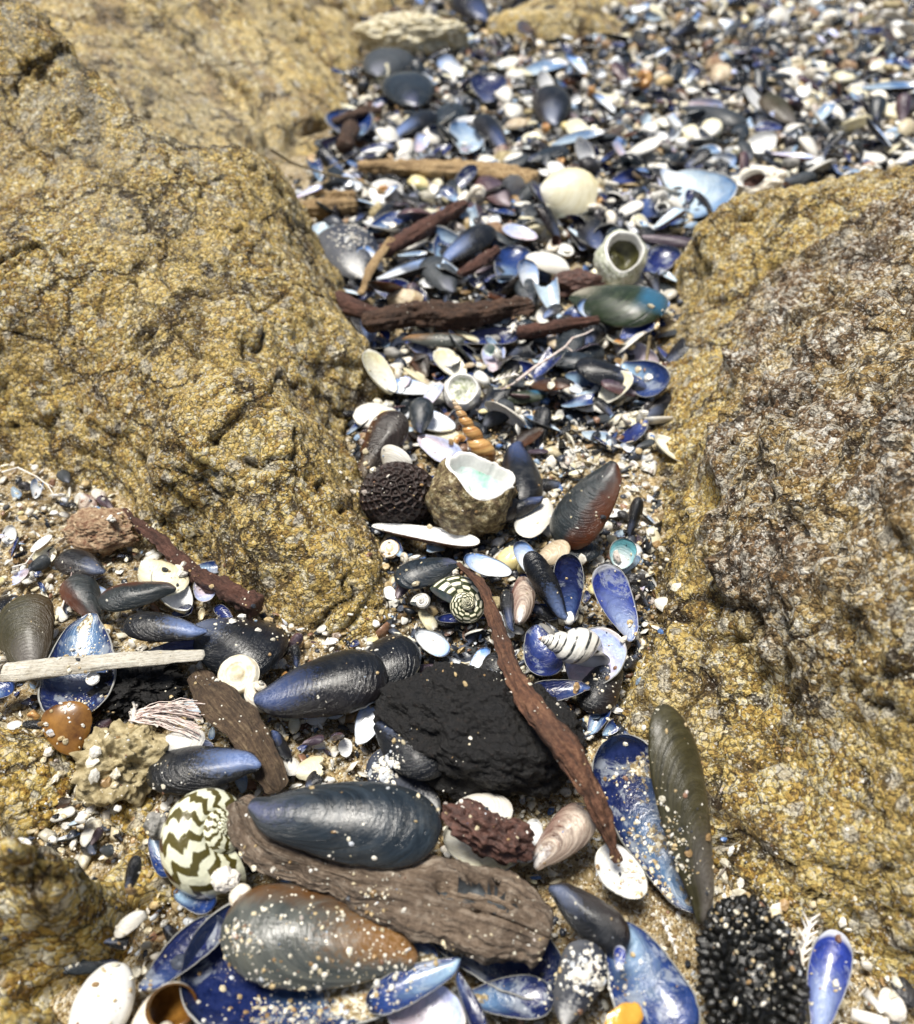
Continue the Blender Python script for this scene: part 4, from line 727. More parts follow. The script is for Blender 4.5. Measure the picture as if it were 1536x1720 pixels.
M('small white blue mussel valve behind the greenish mussel', (1080,482,1.5), (1118,518,1.5), face='in', lin='pale', W=.5, seed=126)
M('dark blue hollow mussel small against the right boulder top', (1138,472,1.0), (1110,455,1.3), face='in', lin='sky', W=.6, seed=127)
M('blue mussel half above the greenish mussel, left of the moon snail', (1005,425,1.2), (985,365,1.5), ext='blue', W=.5, seed=128)
M('pale lavender mussel half above the greenish mussel', (985,420,1.3), (975,372,1.6), face='in', lin='violet', W=.5, seed=129)
M('grey streaked mussel shell on end below the long tan driftwood', (850,348,1.4), (815,298,1.8), ext='purple', W=.52, H=.24, seed=130)
M('small light blue mussel below the long tan driftwood', (712,328,1.2), (716,298,1.4), face='in', lin='blue', W=.6, seed=131)
M('small pale blue hollow mussel right of the small light blue one', (758,322,1.4), (798,308,1.4), face='in', lin='sky', W=.42, seed=132)
M('small navy and blue shell chip between log and greenish mussel', (912,535,1.4), (942,512,1.8), ext='bluewhite', lin='blue', W=.66, seed=133)
M('slate mussel standing between the bark log and the white oval clam', (890,515,1.0), (882,462,1.6), ext='slate', W=.55, seed=134)
M('green black long mussel lying on the sand under the white twig', (812,672,.6), (920,664,.9), ext='green', W=.3, H=.16, seed=135)
M('grey brown mussel shell on the sand patch', (915,718,1.0), (860,748,.8), ext='brown', W=.5, seed=136)
M('small grey mussel chip on the sand patch, near the right boulder', (985,710,.6), (1025,700,.7), ext='grey', W=.45, seed=137)
M('small black mussel chip beside the right boulder at the sand patch', (1068,752,.7), (1100,740,.9), ext='grey', W=.5, seed=138)
C('small flat white shell on the sand below the violet blue mussel', (958,668,.7), (1000,690,.8), ext='white', W=.6, seed=139)
C('little white clam on the sand left of the flat white one', (858,705,.6), (896,702,.7), ext='white', W=.55, seed=140)
# --- far part, large enough to point at
M('deep royal blue hollow mussel shell standing in the far shells, near the back boulder', (826,172,1.4), (816,122,2.4), face='in', lin='deep', W=.6, seed=150)
recolour(M('dark plum mussel shell standing in the far shells, right of the royal blue one', (925,212,1.4), (930,150,2.6), ext='purple', W=.55, H=.25, seed=151), X['black'])
M('long light blue hollow mussel shell right of the dark plum one', (930,245,1.8), (1012,218,2.0), face='in', lin='sky', W=.36, seed=152)
M('blue and white hollow mussel shell at the foot of the back boulder', (600,232,1.8), (578,182,2.4), face='in', lin='blue', W=.7, seed=153)
M('round dark grey mussel end left of the far shells', (628,128,1.6), (668,85,2.4), ext='grey', W=.8, seed=154)
M('slate grey mussel shell on end right of the round dark one', (690,180,1.6), (686,125,2.4), ext='slate', W=.7, seed=155)
M('black hollow mussel shell like a cup above the long tan driftwood', (608,255,1.6), (660,240,1.8), face='in', lin='navy', W=.7, seed=156)
M('shiny blue black mussel shell left of the slate upright one', (662,230,1.4), (728,190,2.0), ext='bluewhite', W=.5, seed=157)
M('upright slate blue mussel shell above the long tan driftwood', (745,230,1.2), (765,175,2.4), ext='slate', W=.55, seed=158)
M('pale blue hollow mussel shell right of the upright slate one', (790,258,1.6), (790,195,2.2), face='in', lin='sky', W=.5, seed=159)
M('black mussel shell with a white flank leaning right', (845,255,1.4), (808,195,2.4), ext='blue', W=.4, seed=160)
M('light blue broad hollow mussel shell in the upper part of the bed', (880,128,1.8), (945,100,2.2), face='in', lin='sky', W=.55, seed=161)
M('large dark grey mussel far away near the top edge', (876,40,2.0), (945,18,3.2), ext='slate', W=.75, H=.3, seed=162)
M('navy mussel far away at the top edge', (812,38,1.8), (775,-5,3.0), ext='blue', W=.55, H=.28, seed=163)
M('pale blue mussel at the right edge of the far shells', (1450,150,2.0), (1545,140,2.2), face='in', lin='sky', W=.4, seed=164)
M('dark mossy mussel alone among the far pale grit', (1330,210,1.4), (1290,160,2.6), ext='olive', W=.6, seed=165)
M('grey long mussel left of the far mossy one', (1150,180,1.4), (1250,210,1.6), ext='grey', W=.45, seed=166)
M('black mussel above the pale sky blue one', (1150,285,1.2), (1190,250,2.4), ext='black', W=.6, seed=167)
M('blue fan-like mussel left of the pale sky blue one', (885,270,1.3), (955,250,1.8), ext='slate', W=.6, seed=168)
M('white edged grey mussel lying flat beyond the right boulder', (1310,310,1.2), (1370,292,1.6), ext='grey', W=.4, seed=169)
C('white round clam far away in the shell bed', (850,130,1.8), (882,122,2.2), ext='white', W=1.1, H=.35, seed=170)
C('white ridged clam standing just above the long tan driftwood', (848,275,1.6), (878,258,2.4), ext='white', W=1.2, H=.35, seed=171)
# --- snails
def SN(label, px, py, z, size, apex, mouth, mat, lining=None, name='sea_snail', cat='snail shell', **kw):
    zc = scr(*apex); yc = Vector(scr(*mouth)); yc = (yc-zc*yc.dot(zc)).normalized(); xc = yc.cross(zc); m_ = Matrix((xc, yc, zc)).transposed()
    return snail(name, label, cat, P(px, py, z), size, [math.degrees(q) for q in m_.to_euler()], S[mat], lining=lining, **kw)
WH = PM['white']; SB = PM['spongebrown']
SN('round green and cream sea snail with zigzag stripes, left of the driftwood fork', 346, 1426, 1.6, 3.5, (.62, .38, .5), (-.3, -.2, -.95), 'zigzag', T=.8, Wx=2.4, rc=.56, lining=WH)
SN('dark snail shell with cream dotted spiral, left of the curved stick', 771, 1003, 1.5, 2.35, (.25, .25, 1), (-.5, -.8, 0), 'dots', T=.95)
SN('small white whelk with thin black stripes lying on the broken purple shell', 966, 1088, 2.3, 1.75, (-1, .3, .2), (.0, -.6, .5), 'stripes', T=1.7, Wx=1.75, D=.30, rc=.47, ell=1.5, turns=5, lining=WH)
SN('slender tan and brown tower shell leaning on the turban shell', 796, 738, 2.1, 1.35, (-.5, .85, .25), (.5, -.2, .5), 'brown', T=3.1, Wx=1.36, D=.2, rc=.34, ell=1.65, turns=7, n=200)
SN('worn cream whelk between the white disc and the blue-beaked mussel', 432, 1170, 1.0, 1.7, (.3, .8, .3), (-.6, .2, .6), 'pale', T=1.3, ell=1.2)
SN('small striped snail at the left of the dotted one', 706, 1010, 1.2, .9, (-.2, .4, .8), (0, -1, 0), 'stripes', T=.9)
SN('small brown and white snail under the bark log', 830, 592, 1.2, 1.3, (.6, .3, .3), (0, -.3, 1), 'stripes', T=.8)
SN('tiny grey snail in a crack at the right edge of the photo', 1525, 1022, 7.3, .55, (-.3, .6, .3), (0, -.3, 1), 'stripes', T=1.)
SN('cream coiled snail by the left boulder, above the small black mussel', 660, 628, 1.2, 1.3, (.8, .3, -.3), (-.7, 0, .7), 'pale', T=1.1, lining=SB)
SN('white coiled snail with dark mouth right of the mauve clam', 930, 412, 1.6, 1.4, (.5, -.5, -.3), (0, .2, 1), 'pale', lining=SB, T=.8)
SN('small brown mouthed snail at the corner of the right boulder', 1160, 418, 1.5, 1.0, (.5, -.5, -.3), (0, .2, 1), 'pale', lining=SB, T=.8)
SN('spotted yellow periwinkle shell at the bottom left edge', 268, 1700, 1.4, 2.1, (.5, -.8, -.2), (-.1, .5, .9), 'pale', lining=PM['amber'], T=.6, Wx=3, rc=.6)
SN('tiny beaded white snail resting in the sand-filled blue shell edge', 405, 1508, 1.7, .8, (0, .3, .8), (1, 0, 0), 'pale', T=.6, Wx=1.6)
gaping('sea_snail', 'big brown crusted turban shell with a pearly mouth facing up', 'snail shell', P(797, 838, 2.0), (2.05, 1.8, 2.0), (.28, .62, .62), (.3, 1, 0), .86, .13, S['crust'], M_pearl, WH, seed=3, depth=.7, bumpy=.10, spire=.05)
gaping('sea_snail', 'white green moon snail with a dark open mouth, upper middle of the gully', 'snail shell', P(1046, 440, 1.9), (1.7, 2.0, 1.7), (.0, .2, 1), (.2, 1, 0), .86, .06, S['mossy'], PM['olive'], WH, seed=4, depth=.8, bumpy=.06)
gaping('sea_snail', 'white ring shaped snail opening with green inside, below the log', 'snail shell', P(779, 661, 1.3), (1.05, 1.05, .9), (0, .2, 1), (0, 1, 0), 1.0, .03, WH, S['mossy'], WH, seed=5, depth=.4)
gaping('sea_snail', 'broken cream whelk with a round hole, on the edge of the right boulder', 'snail shell', P(1276, 312, 2.8), (2.0, 1.25, 1.3), (-.62, .1, .75), (0, 1, 0), .58, .05, S['pale'], SB, WH, seed=6, depth=.8, bumpy=.16)
# flat discs
def disc(label, px, py, z, r, mat, seed, tilt=(0, 0, 0)):
    v, F = sphere(30, 48); h = np.hypot(v[:, 0], v[:, 1]); v = v*np.array([1, 1, .32])*(1+.03*fbm(v*2, 3, seed))[:, None]; v[:, 2] += .05*np.cos(h*22)*(v[:, 2] > 0)*h-.12*np.exp(-(h-.45)**2/.02)*(v[:, 2] > 0)
    o = obj('limpet_shell', mesh('limpet_shell', v*r, F, [mat]), None, P(px, py, z)); o.rotation_euler = [R(q) for q in tilt]; return tag(o, label, 'limpet shell')
disc('round bleached white disc shell beside the big black ringed mussel', 400, 1133, 1.7, .78, plain_mat('bleached_disc', (.50, .42, .26), (.80, .77, .66), 1.8, .5, .06), 3, (20, 0, 0))
disc('small round white button shell on the sand-filled mussel', 156, 1140, 1.9, .26, PM['white'], 4, (20, 0, 0))
disc('tiny brown ringed limpet under the long white shell', 655, 922, .8, .45, S['brown'], 5, (25, 0, 0))
# --- wood
stick('driftwood_stick', 'dark reddish bark stick lying along the foot of the left boulder', [(205,860,1.3),(262,905,1.3),(325,960,1.2),(385,995,1.3),(436,1022,1.2)], [.22,.30,.38,.48,.50], WD['red'], amp=.16, seed=3, freq=2.2, n=120, k=36)
stick('bleached_stick', 'flat bleached white split stick crossing the left edge', [(2,1130,2.1),(110,1119,2.2),(230,1108,2.3),(345,1100,2.3)], [.44,.42,.36,.22], WD['pale'], flat=.4, amp=.06, seed=5, n=110, k=30, blunt=.35)
stick('bark_strip', 'flat dark brown bark strip running down from the bleached stick', [(325,1130,1.6),(370,1180,1.7),(425,1240,1.6),(470,1330,1.1)], [.35,.75,.62,.40], WD['kelp'], flat=.3, amp=.12, seed=6, n=110, k=34)
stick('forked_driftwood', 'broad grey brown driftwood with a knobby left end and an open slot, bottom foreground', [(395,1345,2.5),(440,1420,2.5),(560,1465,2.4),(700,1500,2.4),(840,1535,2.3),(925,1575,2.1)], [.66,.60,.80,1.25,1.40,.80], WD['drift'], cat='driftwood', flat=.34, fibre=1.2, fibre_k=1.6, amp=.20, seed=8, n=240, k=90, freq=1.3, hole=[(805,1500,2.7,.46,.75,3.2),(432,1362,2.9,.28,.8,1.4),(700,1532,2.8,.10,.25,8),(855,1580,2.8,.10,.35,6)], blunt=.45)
stick('curved_stick', 'thin curved stick, grey above and rusty below, draped over the black lump', [(768,945,2.4),(812,990,2.7),(838,1060,3.0),(868,1140,3.6),(925,1225,4.2),(975,1295,3.8),(1010,1370,3.0),(1042,1450,2.0)], [.10,.24,.28,.38,.50,.42,.30,.14], WD['rust'], amp=.12, seed=9, flat=.7, n=180, k=32, freq=1.6)
stick('bark_log', 'thick rough dark brown bark log lying across the gully', [(608,545,1.9),(690,528,2.0),(780,528,2.0),(850,520,2.0),(895,512,1.9)], [.80,.88,1.05,.85,.55], WD['dark'], cat='log', amp=.26, seed=12, flat=.75, n=170, k=60, freq=1.5)
stick('round_stick', 'smooth brown stick end poking out beside the left boulder', [(562,500,1.6),(600,520,1.5),(650,532,1.3)], [.62,.66,.45], WD['red'], amp=.08, seed=13, flat=.9)
stick('driftwood_stick', 'short red brown stick under the greenish mussel', [(868,562,1.6),(930,550,1.8),(1008,538,2.0)], [.45,.42,.28], WD['red'], amp=.12, seed=14, n=90)
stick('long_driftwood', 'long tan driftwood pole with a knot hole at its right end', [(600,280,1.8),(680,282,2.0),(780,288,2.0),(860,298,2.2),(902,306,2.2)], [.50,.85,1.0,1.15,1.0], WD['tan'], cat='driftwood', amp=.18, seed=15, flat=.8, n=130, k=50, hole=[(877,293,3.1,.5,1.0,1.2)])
stick('driftwood_stick', 'dark red brown stick slanting up the middle of the gully', [(640,425,1.9),(700,392,2.2),(745,365,2.2),(782,342,2.2)], [.5,.6,.62,.45], WD['red'], amp=.16, seed=16, n=90)
stick('split_stick', 'pale split stick continuing the dark slanting one', [(606,495,1.4),(625,450,1.9),(660,400,2.4)], [.22,.34,.36], WD['tan'], amp=.10, seed=17, flat=.6, n=80)
stick('wood_chunk', 'pale weathered wood chunk beside the left boulder', [(500,352,1.6),(545,350,1.6),(602,345,1.6)], [.5,.75,.6], WD['tan'], cat='driftwood', amp=.22, seed=18)
stick('wood_chunk', 'second pale wood chunk just above the weathered one', [(545,332,2.0),(600,330,2.1)], [.45,.5], WD['tan'], cat='driftwood', amp=.22, seed=19)
stick('driftwood_stick', 'brown stub at the foot of the back boulder', [(577,250,1.6),(592,212,2.2)], [.8,.8], WD['dark'], amp=.15, seed=20)
stick('driftwood_stick', 'dark flat bark behind the blue and white hollow mussel', [(560,205,2.0),(600,190,2.3),(640,185,2.0)], [.6,.8,.6], WD['dark'], amp=.15, seed=21, flat=.5)
stick('driftwood_stick', 'thin dark red fibrous stick right of the steel blue mussel', [(770,462,1.5),(800,445,1.7),(838,418,1.9)], [.3,.45,.3], WD['red'], amp=.14, seed=22)
def twig(label, pts, r, mat, branches=()):
    W_ = [P(*q) for q in pts]; L = [([p_+Vector((random.uniform(-.04, .04),)*3) for p_ in W_], np.linspace(r, r*.5, len(W_)))]
    for b in branches: L.append(([P(*q) for q in b], np.linspace(r*.7, r*.3, len(b))))
    return tubes('twig', label, 'twig', L, mat)
twig('thin pale crooked twig reaching from the grit to the short red brown stick', [(868,640,1.6),(900,615,1.9),(922,602,2.1),(950,582,2.2),(962,568,2.3),(985,560,2.4),(998,552,2.5)], .09, PM['fibre'], [[(950,582,2.2),(962,590,2.0)],[(880,630,1.7),(862,645,1.2),(835,658,.9),(800,690,.7)]])
twig('thin brown twig standing against the right boulder', [(1092,565,2.2),(1088,600,1.6),(1082,640,.9)], .13, PM['twig'])
twig('thin greenish twig beside the left and back boulders', [(455,250,7.0),(490,272,5),(540,290,3.2),(600,303,2.6),(650,325,2.0)], .11, PM['twig'], [[(540,290,3.2),(562,276,3.2),(585,268,3)]])
twig('fine white twiggy strand at the left edge under the boulder', [(5,792,1.2),(30,786,1.6),(60,802,1.5),(80,815,1.4),(92,832,1.3)], .05, PM['coral'], [[(30,786,1.6),(20,796,1.2)],[(60,802,1.5),(75,822,1.2)],[(70,808,1.4),(90,818,1.2)]])
twig('thin pale stem lying left of the olive mussel', [(20,955,.8),(45,945,1.0),(60,925,1.0)], .05, PM['coral'])
twig('thin brown stem beside the orange brown mussel', [(105,1020,1.2),(115,990,1.5),(122,960,1.4)], .04, PM['fibre'])
# --- lumps
def grooves(v): return .06*np.sin(v[:, 2]*16+2.5*fbm(v*1.3, 2, 4))*smooth(.15, -.35, v[:, 2]+.3*v[:, 0])
lump('black_lump', 'large black charred looking fibrous lump in the middle of the foreground', 'sponge', P(808, 1228, 1.8), (3.35, 2.2, 2.0), PM['char'], 31, amp=.17, freq=1.2, n=150, k=220, cells=.09, cfreq=6, fn=grooves, rot=(0, 6, -14))
M('large smooth black mussel half buried in the lower left of the black lump', (640,1210,1.8), (742,1302,1.9), ext='black', W=.74, H=.34, roll=-14, seed=191)
M('black ridged shell forming the lower face of the black lump', (725,1290,1.6), (900,1310,1.2), ext='black', W=.4, H=.24, seed=192, roll=10)
def hexpod(v):
    n = 230; k = np.arange(n); ph = np.arccos(1-2*(k+.5)/n); th = np.pi*(1+5**.5)*k; c = np.stack([np.cos(th)*np.sin(ph), np.sin(th)*np.sin(ph), np.cos(ph)], 1)
    d = np.empty(len(v)); 
    for s in range(0, len(v), 8000):
        q = np.sort(np.arccos(np.clip(v[s:s+8000] @ c.T, -1, 1)), 1)[:, :2]; d[s:s+8000] = q[:, 1]-q[:, 0]
    return .055*np.exp(-(d/.035)**2)-.05*smooth(.02, .10, d)+.05*smooth(.11, .17, d)
lump('honeycomb_pod', 'dark brown egg shaped pod covered in honeycomb cells, left of the turban shell', 'seed pod', P(670, 832, 1.6), (1.78, 1.5, 1.5), PM['pod'], 41, amp=.02, n=160, k=240, fn=hexpod, rot=(20, 10, 15))
lump('rough_stone', 'rough sandy yellow stone left of the blue and white ended mussel', 'stone', P(208, 1278, 1.1), (1.42, 1.25, 1.15), PM['sandstone'], 42, amp=.34, freq=1.2, n=110, k=160, cells=.12, cfreq=4)
lump('rough_stone', 'reddish crumbly stone at the upper end of the reddish stick', 'stone', P(172, 892, .9), (1.75, 1.1, .95), PM['redstone'], 43, amp=.2, freq=1.1, n=110, k=160, cells=.10, cfreq=5)
lump('brown_sponge', 'small dark brown sponge full of holes, on the cream clam', 'sponge', P(822, 1398, 2.5), (1.15, .62, .62), PM['spongebrown'], 44, amp=.30, freq=1.0, n=120, k=170, cells=-.5, cfreq=1.5, rot=(0, 18, -18))
lump('pale_sponge', 'long pale yellow sponge lying at the back boulder, far left of the shell bed', 'sponge', P(690, 62, 2.4), (6.2, 2.4, 2.2), PM['sponge'], 45, amp=.2, freq=1.5, n=90, k=140, cells=-.22, cfreq=3)
lump('seaweed_tuft', 'dark clotted seaweed tuft full of sand, left of the bark strip', 'seaweed', P(225, 1152, .8), (1.7, 1.1, .7), PM['char'], 46, amp=.3, freq=2.4, n=110, k=160, cells=.22, cfreq=7)
lump('white_pebble', 'smooth milky white oval shell at the bottom left edge', 'pebble', P(172, 1692, 1.2), (.82, 1.15, .6), PM['white'], 47, amp=.02, rot=(10, 0, -14))
lump('orange_shard', 'flat orange translucent shard at the bottom edge', 'shard', P(1050, 1712, 2.2), (.55, .35, .1), PM['orange'], 48, amp=.15, rot=(20, 0, 30))
lump('brown_pebble', 'small purple brown pebble at the foot of the left boulder, above the pod', 'pebble', P(610, 738, 1.2), (.35, .42, .3), PM['redstone'], 49, amp=.05)
lump('black_pebble', 'small angular black pebble beside the turquoise shell', 'pebble', P(1022, 958, 1.3), (.5, .35, .35), PM['darkstone'], 50, amp=.25)
lump('black_pebble', 'second black pebble right below the turquoise shell', 'pebble', P(1068, 975, 1.2), (.5, .3, .3), PM['darkstone'], 51, amp=.25)
lump('brown_scrap', 'dark red brown rough scrap behind the rust flanked mussel, under the white clam', 'bark scrap', P(968, 478, 1.2), (1.5, .9, .8), PM['spongebrown'], 52, amp=.3, n=70, k=100)
lump('lichen_tuft', 'tiny dark lichen tuft on the golden boulder at the left edge', 'lichen', P(36, 1448, 2.7), (.42, .3, .25), PM['spongebrown'], 53, amp=.3, cells=.2, cfreq=5)
lump('grey_crust', 'small grey crusty barnacle left of the zigzag snail', 'barnacle', P(266, 1388, 1.6), (.42, .42, .4), PM['greystone'], 54, amp=.25, cells=.1, cfreq=4)
lump('barnacle', 'pale wrinkled barnacle on the mouth of the zigzag snail', 'barnacle', P(378, 1478, 2.0), (.42, .34, .3), PM['coral'], 55, amp=.2, cells=.2, cfreq=4)
# black cone: a body set with overlapping woody scales
co_ = P(1262, 1640, 1.6); root = empty('black_cone', 'black knobby seed cone dusted with sand, lower right corner', 'seed cone', None, co_)
v, F = sphere(50, 64); d = 1+.04*fbm(v*2, 3, 5); body = obj('core', mesh('core', v*d[:, None]*np.array([1.25, 1.9, 1.25]), F, [PM['cone']]), root)
sc, scf, b0 = [], [], 0; sv_, sF = sphere(10, 12)
for k in range(300):
    ph = math.acos(1-2*(k+.5)/300); th = math.pi*(1+5**.5)*k; nrm_ = Vector((math.sin(ph)*math.cos(th), math.cos(ph), math.sin(ph)*math.sin(th)))
    ctr_ = Vector((nrm_.x*1.25, nrm_.y*1.9, nrm_.z*1.25)); q = nrm_.to_track_quat('Z', 'Y').to_matrix(); 
    w_ = sv_*np.array([.17*random.uniform(.7, 1.35), .12*random.uniform(.7, 1.4), .27*random.uniform(.55, 1.25)]); w_ = w_*(1+.2*fbm(w_*9+k, 2, k))[:, None]; sc.append(w_ @ np.array(q).T+np.array(ctr_)); scf.append(sF+b0); b0 += len(sv_)
tag(obj('scales', mesh('scales', np.concatenate(sc), np.concatenate(scf), [PM['cone']]), root), kind='stuff')
root.rotation_euler = (R(12), 0, R(-3))
# fibres and coralline sprigs
L = []
for k in range(60):
    a0 = P(222+random.uniform(-6, 6), 1203+random.uniform(-8, 8), 1.9); q = [a0]; tx, ty = 335+random.uniform(-20, 10), 1215+random.uniform(-42, 26)
    b_ = P(tx, ty, 1.7+random.uniform(-.3, .5))
    for j in range(1, 7): q.append(a0.lerp(b_, j/6)+Vector((random.uniform(-.06, .06), random.uniform(-.07, .07), math.sin(j/6*3.1)*.25+random.uniform(-.05, .05))))
    L.append((q, .016+random.random()*.01))
tubes('fibre_tuft', 'frayed tuft of pale pink fibres lying on the dark seaweed', 'fibre tuft', L, PM['fibre'], k=4)
def sprig(label, a, b, n=9, r=.06, spread=.35, name='coralline_sprig'):
    A_, B_ = P(*a), P(*b); L = [([A_.lerp(B_, j/8)+Vector((random.uniform(-.04, .04), random.uniform(-.04, .04), 0)) for j in range(9)], [r*(1 if j % 2 else .75) for j in range(9)])]
    dv_ = (B_-A_)
    for k in range(n):
        t_ = (k+1)/(n+1); p_ = A_.lerp(B_, t_); sd = 1 if k % 2 else -1; e = p_+dv_.normalized()*spread*.8+dv_.normalized().cross(Vector((0, 0, 1)))*sd*spread*random.uniform(.5, 1)+Vector((0, 0, random.uniform(-.05, .2)))
        L.append(([p_, p_.lerp(e, .5)+Vector((0, 0, .03)), e], [r*.8, r*.6, r*.5]))
    return tubes(name, label, 'coralline weed', L, PM['coral'])
sprig('white jointed coralline sprig standing between the black cone and the lavender shell', (1345,1630,.8), (1362,1540,1.5), 12)
sprig('short white coralline sprig left of the lavender shell foot', (1352,1600,.9), (1395,1604,1.0), 4, spread=.15)
sprig('long white coralline strand hanging left of the black cone', (1112,1540,1.1), (1138,1600,.9), 10, r=.05, spread=.1)
sprig('small white branching sprig in front of the short red brown stick', (868,535,1.6), (858,560,1.2), 6, r=.12)
sprig('feathery white sprig under the pale crooked twig', (828,640,1.0), (868,628,1.4), 8, r=.07)
sprig('white jointed sprig at the left end of the frayed fibres', (222,1215,1.8), (228,1182,2.2), 5, r=.08, spread=.15)
sprig('small white sprig on the skirt of the right boulder', (1300,412,4.0), (1318,402,4.2), 5, r=.09)
# white tubes bottom right
tubes('worm_tube', 'white forked worm tube at the bottom right corner', 'worm tube', [([P(1430, 1702, .9), P(1462, 1712, 1.0), P(1490, 1722, 1.0)], [.16, .17, .2])], PM['coral'], k=14)
tubes('worm_tube', 'slanting white worm tube above the forked one', 'worm tube', [([P(1452, 1664, 1.2), P(1470, 1684, 1.1), P(1482, 1698, 1.0)], [.13, .10, .10])], PM['coral'], k=14)
lump('white_bone', 'white ring shaped shell bit with a hole, bottom right corner', 'shell bit', P(1498, 1688, 1.0), (.36, .42, .22), PM['coral'], 71, amp=.1, fn=lambda v: -.75*np.exp(-(((v[:, 0]-.1)**2+v[:, 1]**2)/.10))*(v[:, 2] > 0))
lump('violet_glass', 'small violet shell bit at the right end of the bottom edge', 'shell bit', P(1520, 1668, 1.0), (.3, .4, .15), PM['darkstone'], 72, amp=.2)
for k, (px, py, z, sx, sy, lab) in enumerate([(30,1422,2.9,.42,.22,'flat white chip on the golden boulder above the lichen tuft'), (138,1375,1.6,.2,.16,'small white chip on the golden boulder right of the lichen tuft'), (1418,615,6.9,.42,.22,'bright white chip lying on the brown crust of the right boulder'), (1262,985,3.4,.28,.18,'flat white chip on the middle of the right boulder'), (1262,1512,.9,.2,.22,'squarish cream chip on the sand above the black cone'), (198,1358,1.0,.14,.12,'tiny white chip on the sand under the sandy stone'), (188,872,1.9,.5,.18,'long white chip at the upper end of the reddish stick'), (100,832,1.2,.32,.34,'pale blue oval chip at the end of the white strand')]):
    lump('shell_chip', lab, 'shell chip', P(px, py, z), (sx, sy, .09), PM['white'], 80+k, amp=.18, rot=(25, 5*k, 20*k), n=20, k=28)
for k, (px, py, z, lab) in enumerate([(780,1395,0,'x')][:0]): pass
# ================================================================ grit, chips and the crowd of small shells
def inframe(x, y, z=0, m=60):
    px, py = PX(x, y, z); return -m < px < 1536+m and -m < py < 1720+m
def free(x, y, lim=.2): return hfz(x, y) < lim
PAL = np.array([(.80,.79,.74),(.74,.70,.58),(.66,.58,.40),(.50,.38,.20),(.34,.22,.10),(.03,.035,.045),(.05,.06,.085),(.10,.20,.46),(.36,.50,.70),(.62,.66,.72),(.24,.13,.08),(.52,.46,.42),(.015,.02,.03),(.78,.74,.66)])
def shards(name, label, n, sampler, smin, smax, wts, zlo, zhi, seed, expn=2.2):
    g = np.random.default_rng(seed); vs, fs, cs = [], [], []; b = 0; wts = np.array(wts, float); wts /= wts.sum()
    m_ = 8; k_ = np.arange(m_)
    for i in range(n):
        x, y = sampler(g)
        if x is None: continue
        s = smin*(smax/smin)**(g.random()**expn); z = g.uniform(zlo, zhi); an = np.sort(g.uniform(0, 2*np.pi, m_)) if g.random() < .6 else k_*2*np.pi/m_
        rr = g.uniform(.7, 1.1, m_) if g.random() < .6 else np.ones(m_); asp = g.uniform(.35, .95); top = np.stack([np.cos(an)*rr, np.sin(an)*rr*asp, np.zeros(m_)], 1)
        typ = g.random(); dome = g.uniform(.1, .35)*(1 if g.random() < .6 else -1) if typ < .86 else .55
        th = .06 if typ < .86 else .5
        mid_ = top*.55+np.array([0, 0, dome*.8]); ce = np.array([[0, 0, dome]]); bot = top*.93-np.array([0, 0, th]); bc = np.array([[0, 0, dome-th*1.3]])
        V = np.concatenate([top, mid_, ce, bot, bc])*s
        rot = np.array(Matrix.Rotation(g.uniform(0, 6.28), 3, 'Z') @ Matrix.Rotation(g.normal(0, .5), 3, 'X') @ Matrix.Rotation(g.normal(0, .5), 3, 'Y')); V = V @ rot.T+np.array([x, y, z+s*.15])
        k1 = (k_+1) % m_
        F = np.concatenate([np.stack([k_, k1, k1+m_, k_+m_], 1), np.stack([k_+m_, k1+m_, np.full(m_, 2*m_), np.full(m_, 2*m_)], 1), np.stack([k1, k_, k_+2*m_+1, k1+2*m_+1], 1), np.stack([k1+2*m_+1, k_+2*m_+1, np.full(m_, 3*m_+1), np.full(m_, 3*m_+1)], 1)])+b
        c = PAL[g.choice(len(PAL), p=wts)]*g.uniform(.75, 1.15); c2 = np.clip(c*g.uniform(.6, 1.3), 0, .88)
        cc = np.tile(np.clip(c, 0, .88), (len(V), 1)); cc[m_:2*m_+1] = c2
        vs.append(V); fs.append(F); cs.append(cc); b += len(V)
    v = np.concatenate(vs); F = np.concatenate(fs); C_ = np.concatenate(cs); tri = F[:, 2] == F[:, 3]
    me = mesh(name, v, [tuple(f[:3]) if t_ else tuple(f) for f, t_ in zip(F.tolist(), tri)], [M_chip], None, None, True, C_)
    return tag(obj(name, me), label, 'shell grit', kind='stuff')
def chip_mat():
    m = N('shell_chips'); at = m.n('ShaderNodeVertexColor', layer_name='Col'); co = m.cm(); f = m.noise(co, 4, 4, .65)
    c = m.mix(1., at.outputs[0], m.ramp(f, [(.3, (.62, .6, .55)), (.62, (1.1, 1.1, 1.1))]), 'MULTIPLY'); return m.fin(c, .38, m.bump(f, .05), coat=.2)
M_chip = chip_mat()
def samp_px(x0, x1, y0, y1, lim=.25):
    def f(g):
        for _ in range(12):
            p_ = P(g.uniform(x0, x1), g.uniform(y0, y1)); 
            if free(p_.x, p_.y, lim): return p_.x, p_.y
        return None, None
    return f
def samp_xy(x0, x1, y0, y1, lim=.25):
    def f(g):
        for _ in range(12):
            x, y = g.uniform(x0, x1), g.uniform(y0, y1)
            if free(x, y, lim) and inframe(x, y): return x, y
        return None, None
    return f
